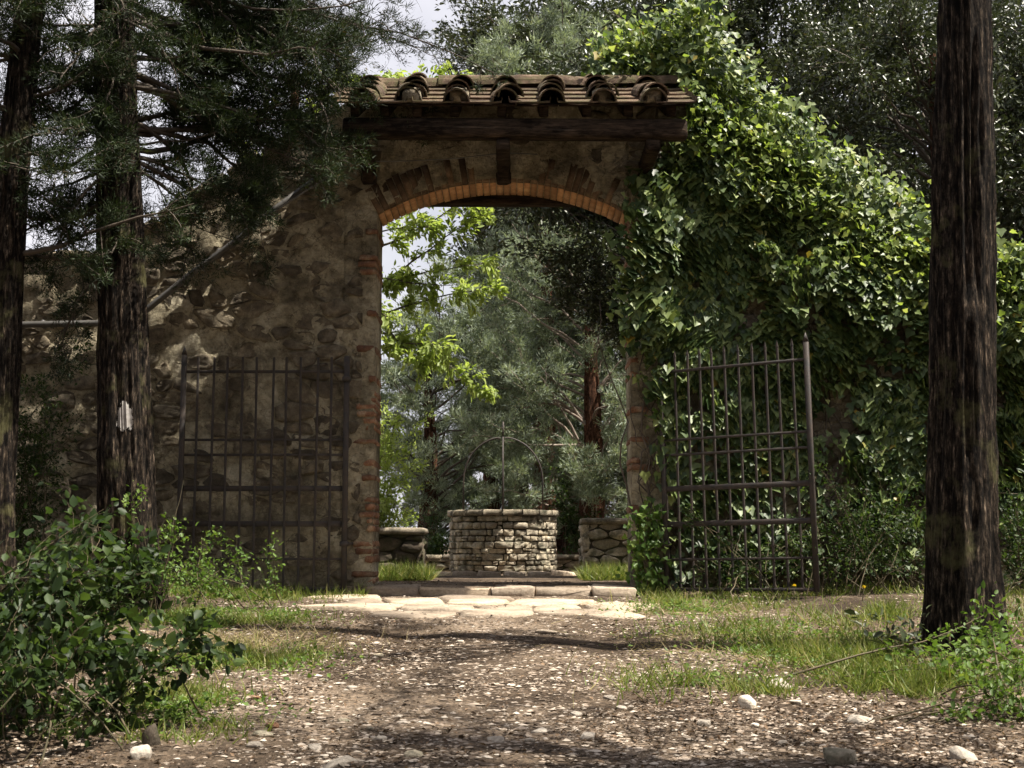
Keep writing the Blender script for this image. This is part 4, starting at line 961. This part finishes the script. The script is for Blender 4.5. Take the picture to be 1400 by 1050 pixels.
leafy_tree('cypress_tree', 'tall blue-green cypress tip seen above the canopy ridge', (.6, 26, .84), 12.5, .25, (.5, 25.6, 8.6), (1.9, 1.6, 4.2), 54, 4, .6, 18, .15, .2, M['juniper'], M['bark_far'], JG, True, .02, tmin=.4, scat=.06)
leafy_tree('cypress_tree', 'dark cypress mass behind the low slab-topped wall', (3.6, 24.5, .84), 8, .25, (3.2, 24.0, 4.2), (2.2, 1.4, 3.4), 56, 4, .55, 18, .14, .2, M['juniper'], M['bark_far'], JG, True, .018, tmin=.4, scat=.05)

# farther trees of the wood, copies of those above
def copy_tree(src, loc, rz, sc, label, group):
    r = src.copy(); COL.objects.link(r); r.location = loc; r.rotation_euler = (0, 0, rz); r.scale = (sc, sc, sc); tag(r, label, 'tree', group)
    for ch in src.children: c = ch.copy(); COL.objects.link(c); c.parent = r
    return r
byl = {o['label']: o for o in COL.objects if 'label' in o}
oakB = byl['dense holm oak rising right above the ivy-topped wall and canopy end']; jun = byl['grey-green cypress with reddish trunk just behind the well']; jun2 = byl['dark cypress mass behind the low slab-topped wall']
FG = 'trees of the wood far behind the wall'
for k, (src, x, y, rz, sc, lab) in enumerate([(jun, .2, 29, 2, 1.2, 'far cypress in the wood behind the well, left of the red trunk'), (jun2, 2.6, 30, 1, 1.2, 'far cypress in the wood right of the red trunk'), (oakB, 1.5, 33, 3, 1.1, 'far dark oak in the wood showing low beneath the arch crown'),
        (oakB, 3.4, 29, .5, 1.6, 'tall far oak showing just right of the blue-green cypress tip'), (oakB, 8.0, 28, 2.2, 1.6, 'tall far oak filling the sky above the ivy slope'), (oakB, .9, 31, 1.2, 1.6, 'tall far oak showing straight above the canopy ridge'), (oakB, 5.6, 31, 2, 1.75, 'tallest far oak, behind the top of the ivy'), (oakB, 12.5, 28, 3.3, 1.5, 'tall far oak right of the thick trunk'), (oakB, 7.6, 21.5, 4, 1.1, 'second dark oak close behind the ivy slope'), (oakB, 11.5, 26, 5, 1.0, 'far dark oak at the picture edge beyond the thick trunk'), (jun2, 5.5, 31, 2.5, 1.3, 'far cypress deep behind the ivy-topped wall'), (jun2, -.5, 27.5, .4, .9, 'far cypress straight behind the well'), (jun, -1.9, 31, 4, .8, 'far small cypress in the wood beside the left jamb')]):
    copy_tree(src, (x, y, .84), rz, sc, lab, FG)

# the wood that stands round the viewpoint and along the track, out of the picture
wood = thing('woodland', (0, -6, -.3), 'dense dark wood around the viewpoint', 'woodland', None, 'stuff')
for x, y, rz, sc in ((-2.9, .6, 4.4, .95), (3.2, .2, 5.5, .95), (-5.8, 1.2, 3, .95), (-5.9, 5.6, 1.7, .95), (8.5, .8, .6, 1.0), (-7.5, -3, 1, 1.1), (-3.6, -7.5, 2, 1.2), (6.0, -7, 4, 1.1), (-9, 3, 5, 1.2), (-9.5, 9, 0, 1.2), (9.5, -3, 2.5, 1.1), (11, 4, 1.5, 1.1), (12, 10, 3.5, 1.1), (-6, -11, 1.2, 1.5), (3, -12, 2.2, 1.5), (9, -10, 5.2, 1.4)):
    for ch in oakB.children:
        c = ch.copy(); COL.objects.link(c); c.parent = wood
        c.location = (x, y + 6, .3 + .0588 * max(y, -5) * 1.0); c.rotation_euler = (0, 0, rz); c.scale = (sc * 1.15, sc * 1.15, sc * .95)

# fresh-leaved tree reaching into the arch from the left
lt = thing('broadleaf_tree', (-3.3, 17.2, .84), 'fresh lime green leafy branches hanging into the arch opening', 'tree')
surf, axis, V, T = trunk_mesh((-3.3, 17.2, .84), (-2.9, 17.0, 7.6), .15, .05, (.1, 0, 0), .4, 24, 50, 201); mesh_np('trunk', V, T, M['bark_far'], lt, smooth=True)
st = []
for (px, py, qx, qy, dd) in [(510, 340, 672, 300, 16.1), (500, 400, 668, 330, 15.9), (505, 440, 668, 372, 15.8), (490, 420, 600, 470, 15.8), (495, 450, 700, 500, 15.7), (500, 470, 640, 515, 15.8), (470, 330, 600, 310, 16.2), (500, 380, 610, 400, 16.0), (480, 300, 590, 290, 16.3), (505, 400, 650, 350, 15.9), (500, 430, 560, 440, 15.9), (460, 120, 600, 70, 17), (440, 140, 560, 95, 17), (450, 180, 640, 90, 17.2), (380, 260, 320, 190, 17.2), (400, 250, 470, 100, 17.3)]:
    p, q = W(px, py, 16.9), W(qx, qy, dd); st.append((p, (q - p) + [0, 0, .12], np.linalg.norm(q - p)))
    h0 = np.clip((p[2] - .84 - .5) / 6.8, .1, .97); aL = axis(h0); 
acc = Acc()
for p, d, L in st: acc.add(*tube_vt(np.array([axis(np.clip((p[2] - 1.4) / 6.8, .1, .97)), (axis(np.clip((p[2] - 1.2) / 6.8, .1, .97)) + p) / 2 + [0, 0, .06], p]), [.03, .024, .018], 5, False))
S, SD = boughs(acc, st, 11, .24, -.03, .014, tmin=.12, spread=.6, sub=0, wob=.09)
acc.build('branches', M['twig'], lt)
leafage(S, SD, 6, .095, .44, M['lime'], lt, T_LEAF, .03, .9, 'crown', .55, -.35)

# ------------------------------------------------------------------ ivy on the right wing wall
IVY = [(862, 262), (905, 235), (940, 140), (800, 118), (772, 70), (845, 25), (935, -15), (960, -60), (985, 40), (1045, 118), (1150, 200), (1290, 295), (1460, 372), (1700, 376), (1700, 760), (1460, 740), (1330, 700), (1235, 770), (1165, 770), (1152, 560), (1125, 495), (1112, 520), (1108, 790), (925, 790), (905, 560), (868, 490), (848, 400), (858, 320)]
def in_poly(x, y, poly):
    c = np.zeros(len(x), bool); k = len(poly)
    for i in range(k):
        (xa, ya), (xb, yb) = poly[i], poly[(i + 1) % k]
        with np.errstate(divide='ignore', invalid='ignore'):
            c ^= ((ya > y) != (yb > y)) & (x < (xb - xa) * (y - ya) / (yb - ya) + xa)
    return c
IW = np.array([W(px, py, YW)[[0, 2]] for px, py in IVY])
ivy = thing('ivy', (3.4, YW - .1, .9), 'thick sunlit ivy climbing over the wing wall and canopy end', 'ivy')
def ivy_pts(n, thick):
    x = RN.uniform(.9, 7.7, n); z = RN.uniform(.9, 7.3, n)
    jx, jz = .10 * RN.normal(size=n), .10 * RN.normal(size=n); k = in_poly(x + jx, z + jz, IW); x, z = x[k], z[k]
    b = fbm(x * 1.5, z * 1.5, 0, 71, 3); g = fbm(x * 3.2, z * 3.2, 0, 72, 3)
    zt = top_right(np.clip(x, 1.75, 9)); hi = sstep(-1.2, .0, z - zt)
    keep = RN.random(len(x)) < np.clip(sstep(.24, .42, g) * (.35 + .65 * sstep(1.6, 2.6, z)) + hi * .7, .05, 1); x, z, b, hi = x[keep], z[keep], b[keep], hi[keep]
    cl_ = sstep(.40, .62, b); low = sstep(2.9, 3.7, z)
    dep = (.05 + thick * (.12 + cl_ * (.75 - .5 * hi)) * (.25 + .75 * low)) * RN.random(len(x)) ** .35
    y = YW - .06 - dep
    over = z > np.interp(x, [.5, 1.9, 4.3, 7], [6.0, 6.15, 4.42, 4.35]); y = np.where(over, YW + RN.uniform(-.16, .7, len(x)), y)
    behind = (x < 1.85) & (z > 5.7); y = np.where(behind, RN.uniform(13.95, 14.7, len(x)), y)
    return np.column_stack([x, y, z]), hi, over
P, hi, over = ivy_pts(70000, .30); n = len(P)
fx = np.stack([fbm(P[:, 0] * 2.3, P[:, 2] * 2.3, q, 81 + q, 3) - .5 for q in range(3)], -1)
D = nrmz(np.array([0, -.35, -1.]) + fx * 1.6 + RN.normal(0, .35, (n, 3))); N = nrmz(np.array([.25, -.68, .66]) + fx * 1.8 + RN.normal(0, .25, (n, 3)))
L = .045 + .08 * RN.random(n) ** 1.2; V, T, r = leaf_vt(P, D, N, L, L * RN.uniform(.85, 1.2, n), T_IVY); mesh_np('old_leaves', V, T, M['ivy'], ivy, r)
P, hi, over = ivy_pts(72000, .42); k = RN.random(len(P)) < np.where(over, .98, hi ** 2 * .6); P = P[k]; n = len(P)
P = P + RN.normal(0, .06, (n, 3))
D = nrmz(np.array([0, -.4, -.3]) + RN.normal(0, .6, (n, 3))); N = nrmz(np.array([.2, -.5, .75]) + RN.normal(0, .45, (n, 3)))
L = RN.uniform(.045, .085, n); V, T, r = leaf_vt(P, D, N, L, L * .9, T_IVY); mesh_np('young_leaves', V, T, M['ivy_young'], ivy, r)
acc = Acc()
for k in range(60):
    x = RN.uniform(1.3, 6.0); p = np.array([x, YW - .05, .85]); Hh = RN.uniform(1.2, 3.4)
    Pp = [p]
    for q in range(14): p = p + np.array([RN.normal(0, .07), RN.normal(0, .008), Hh / 14]); p[1] = min(p[1], YW - .035); Pp.append(p)
    acc.add(*tube_vt(np.array(Pp), np.linspace(.014, .004, 15), 5, False))
acc.build('stems', M['twig'], ivy)
# ivy spray over the foot of the right pier
def ivy_clump(label, pts, n, r, Lr=(.04, .075)):
    pts = np.array(pts); c = pts.mean(0); t = thing('ivy', (c[0], c[1], pts[:, 2].min()), label, 'ivy')
    i = RN.integers(0, len(pts) - 1, n); f = RN.random(n)[:, None]; P = pts[i] * (1 - f) + pts[i + 1] * f + RN.normal(0, r, (n, 3)) * [1, .5, 1]
    P[:, 1] = np.minimum(P[:, 1], YW - .06)
    D = nrmz(np.array([0, -.35, -.8]) + RN.normal(0, .55, (n, 3))); N = nrmz(np.array([.15, -.7, .6]) + RN.normal(0, .45, (n, 3)))
    L = RN.uniform(*Lr, n); V, T, r_ = leaf_vt(P, D, N, L, L * .95, T_IVY); mesh_np('leaves', V, T, M['weed'], t, r_)
    acc = Acc()
    for k in range(6): acc.add(*tube_vt(pts + RN.normal(0, .04, pts.shape) * [1, .3, .5], .006, 5, False))
    acc.build('stems', M['stem'], t)
ivy_clump('young ivy clump climbing the foot of the pier next to the spiked gate', [W(886, 812, 13.5), W(884, 770, 13.5), W(885, 730, 13.52), W(890, 695, 13.55)], 420, .10)
ivy_clump('thin ivy trail hanging down the front of the pier above the gate hinge', [W(905, 500, 13.6), W(898, 530, 13.58), W(906, 556, 13.58), W(900, 580, 13.6)], 60, .06)

# ------------------------------------------------------------------ shrubs and weeds
def shrub(name, label, base, tips, twigs, twl, per, L, ar, mat, tmpl=T_LEAF, r=.0065, cat='bush', group=None, droop=-.04, scat=.04, up=.8, spread=.7, tmin=.3, jit=.12):
    base = np.asarray(base, float); t = thing(name, base, label, cat, group); st = []
    for tp_ in tips:
        p = base + RN.normal(0, jit, 3) * [1, 1, 0]; v = np.asarray(tp_) - p; L_ = np.linalg.norm(v); st.append((p, v + [0, 0, .35 * L_], L_ * 1.05))
    acc = Acc(); S, SD = boughs(acc, st, twigs, twl, droop, r, spread=spread, tmin=tmin, wob=.12); acc.build('stems', M['stem'], t)
    l_ = RN.random(len(S)) < .6; leafage(S[l_], SD[l_], per, L, ar, mat, t, tmpl, scat, up, 'leaves', .6, -.25); leafage(S[~l_], SD[~l_], per, L * .6, ar * .9, mat, t, tmpl, scat, up, 'small_leaves', .8, .1); return t
def tips_px(n, x0, x1, y0, y1, d0, d1): return [W(RN.uniform(x0, x1), RN.uniform(y0, y1), RN.uniform(d0, d1)) for _ in range(n)]
BG = 'shrubs along the track'
def gp(px, d): p = W(px, 800, d); p[2] = float(gz(p[0], d)) - .02; return p
shrub('bush', 'big dark leafy bush filling the lower left corner', gp(30, 7.0), tips_px(28, -60, 190, 785, 990, 6.5, 7.6), 8, .36, 3, .078, .62, M['bush'], group=BG, jit=.4, scat=.05, spread=.9)
shrub('bush', 'leafy bush leaning towards the track in front of the corner bush', gp(150, 6.9), tips_px(12, 130, 320, 850, 970, 6.5, 7.2), 8, .28, 3, .072, .66, M['bush'], group=BG, jit=.25, spread=.9)
shrub('bush', 'low dark bush at the bottom left corner under the big bush', gp(20, 6.2), tips_px(16, -60, 160, 860, 1040, 5.9, 6.4), 6, .26, 3, .072, .66, M['bush'], group=BG, jit=.3, spread=.9)
shrub('bush', 'leafy bush in front of the mossy-barked cypress base', gp(110, 9.0), tips_px(18, 20, 230, 730, 820, 8.6, 9.4), 6, .26, 4, .075, .7, M['bush'], group=BG, jit=.35)
shrub('shrub', 'small-leaved evergreen shrub against the low wall at far left', gp(20, 12.6), tips_px(30, -60, 105, 460, 720, 12.4, 13.2), 7, .25, 6, .05, .45, M['bush'], T_OVAL, group=BG, jit=.3)
shrub('bramble', 'bright bramble with arching stems in front of the folded gate', gp(290, 12.0), tips_px(14, 200, 400, 755, 815, 11.4, 12.5), 8, .14, 4, .045, .6, M['weed'], group=BG, jit=.35)
shrub('bramble', 'yellow-green weeds growing along the cypress foot', gp(215, 11.2), tips_px(8, 200, 260, 640, 790, 11.0, 11.5), 7, .12, 4, .045, .6, M['weed'], group=BG, jit=.1)
shrub('bush', 'tangled bush between the spiked gate and the thick trunk', gp(1190, 13.1), tips_px(40, 1110, 1270, 650, 800, 12.7, 13.4), 7, .22, 5, .045, .55, M['bush'], group=BG, jit=.4)
shrub('bush', 'bush glimpsed behind the thick trunk at the picture edge', gp(1390, 12.8), tips_px(24, 1360, 1460, 680, 830, 12.3, 13.3), 7, .22, 5, .05, .55, M['bush'], group=BG, jit=.3)
shrub('bush', 'weedy growth behind the bars of the spiked gate', gp(1010, 13.5), tips_px(26, 930, 1110, 690, 800, 13.3, 13.6), 6, .18, 4, .045, .6, M['bush'], group=BG, jit=.45)
shrub('weeds', 'lush green weeds around the foot of the thick trunk', gp(1340, 8.2), tips_px(24, 1250, 1440, 910, 1000, 7.6, 8.7), 7, .14, 4, .05, .6, M['weed'], group=BG, cat='weeds', jit=.45)
shrub('weeds', 'leafy weeds in the bottom right corner', gp(1390, 6.8), tips_px(18, 1300, 1450, 940, 1030, 6.5, 7.2), 7, .15, 5, .045, .55, M['weed'], group=BG, cat='weeds', jit=.35)
shrub('sapling', 'dark broad-leaved sapling leaning left from the thick trunk', gp(1255, 8.6), [W(1150, 850, 8.4), W(1185, 870, 8.4), W(1215, 900, 8.3), W(1200, 845, 8.5), W(1230, 880, 8.3)], 5, .16, 2, .085, .5, M['oak'], group=BG, jit=.06)
shrub('bush', 'bright green bush beyond the gate beside the left jamb', (-2.1, 18.8, .84), tips_px(30, 500, 568, 560, 720, 18.2, 19.3), 6, .25, 6, .06, .55, M['lime'], jit=.25)
shrub('bush', 'dark green bush low behind the well on its left', (-1.2, 21.9, .84), tips_px(16, 575, 625, 690, 770, 21.6, 22.2), 6, .22, 6, .06, .55, M['bush'], jit=.25)
shrub('bush', 'dark ivy-like bush at the foot of the red trunk', (1.0, 21.8, .84), tips_px(16, 755, 800, 640, 770, 21.6, 22.0), 6, .22, 6, .06, .6, M['bush'], jit=.2)

# ------------------------------------------------------------------ dandelions
def dandelion(label, px, d, h):
    p = gp(px, d); t = thing('dandelion', p, label, 'flower', 'yellow dandelions in the grass')
    P = np.array([p, p + [.01, 0, h * .5], p + [.02, -.01, h]]); mesh_np('stalk', *tube_vt(P, .004, 5), M['stem'], t)
    n = 26; D = nrmz(rdir(n) + [0, -.4, .9]); V, T, r = leaf_vt(np.repeat(P[-1:], n, 0), D, rdir(n), np.full(n, .024), .010, T_OVAL); mesh_np('petals', V, T, M['flower'], t, r)
dandelion('yellow dandelion at the foot of the spiked gate', 1083, 12.6, .17)
dandelion('yellow dandelion in front of the tangled bush', 1178, 12.2, .14)
dandelion('yellow dandelion in the tall grass near the thick trunk', 1212, 9.0, .12)
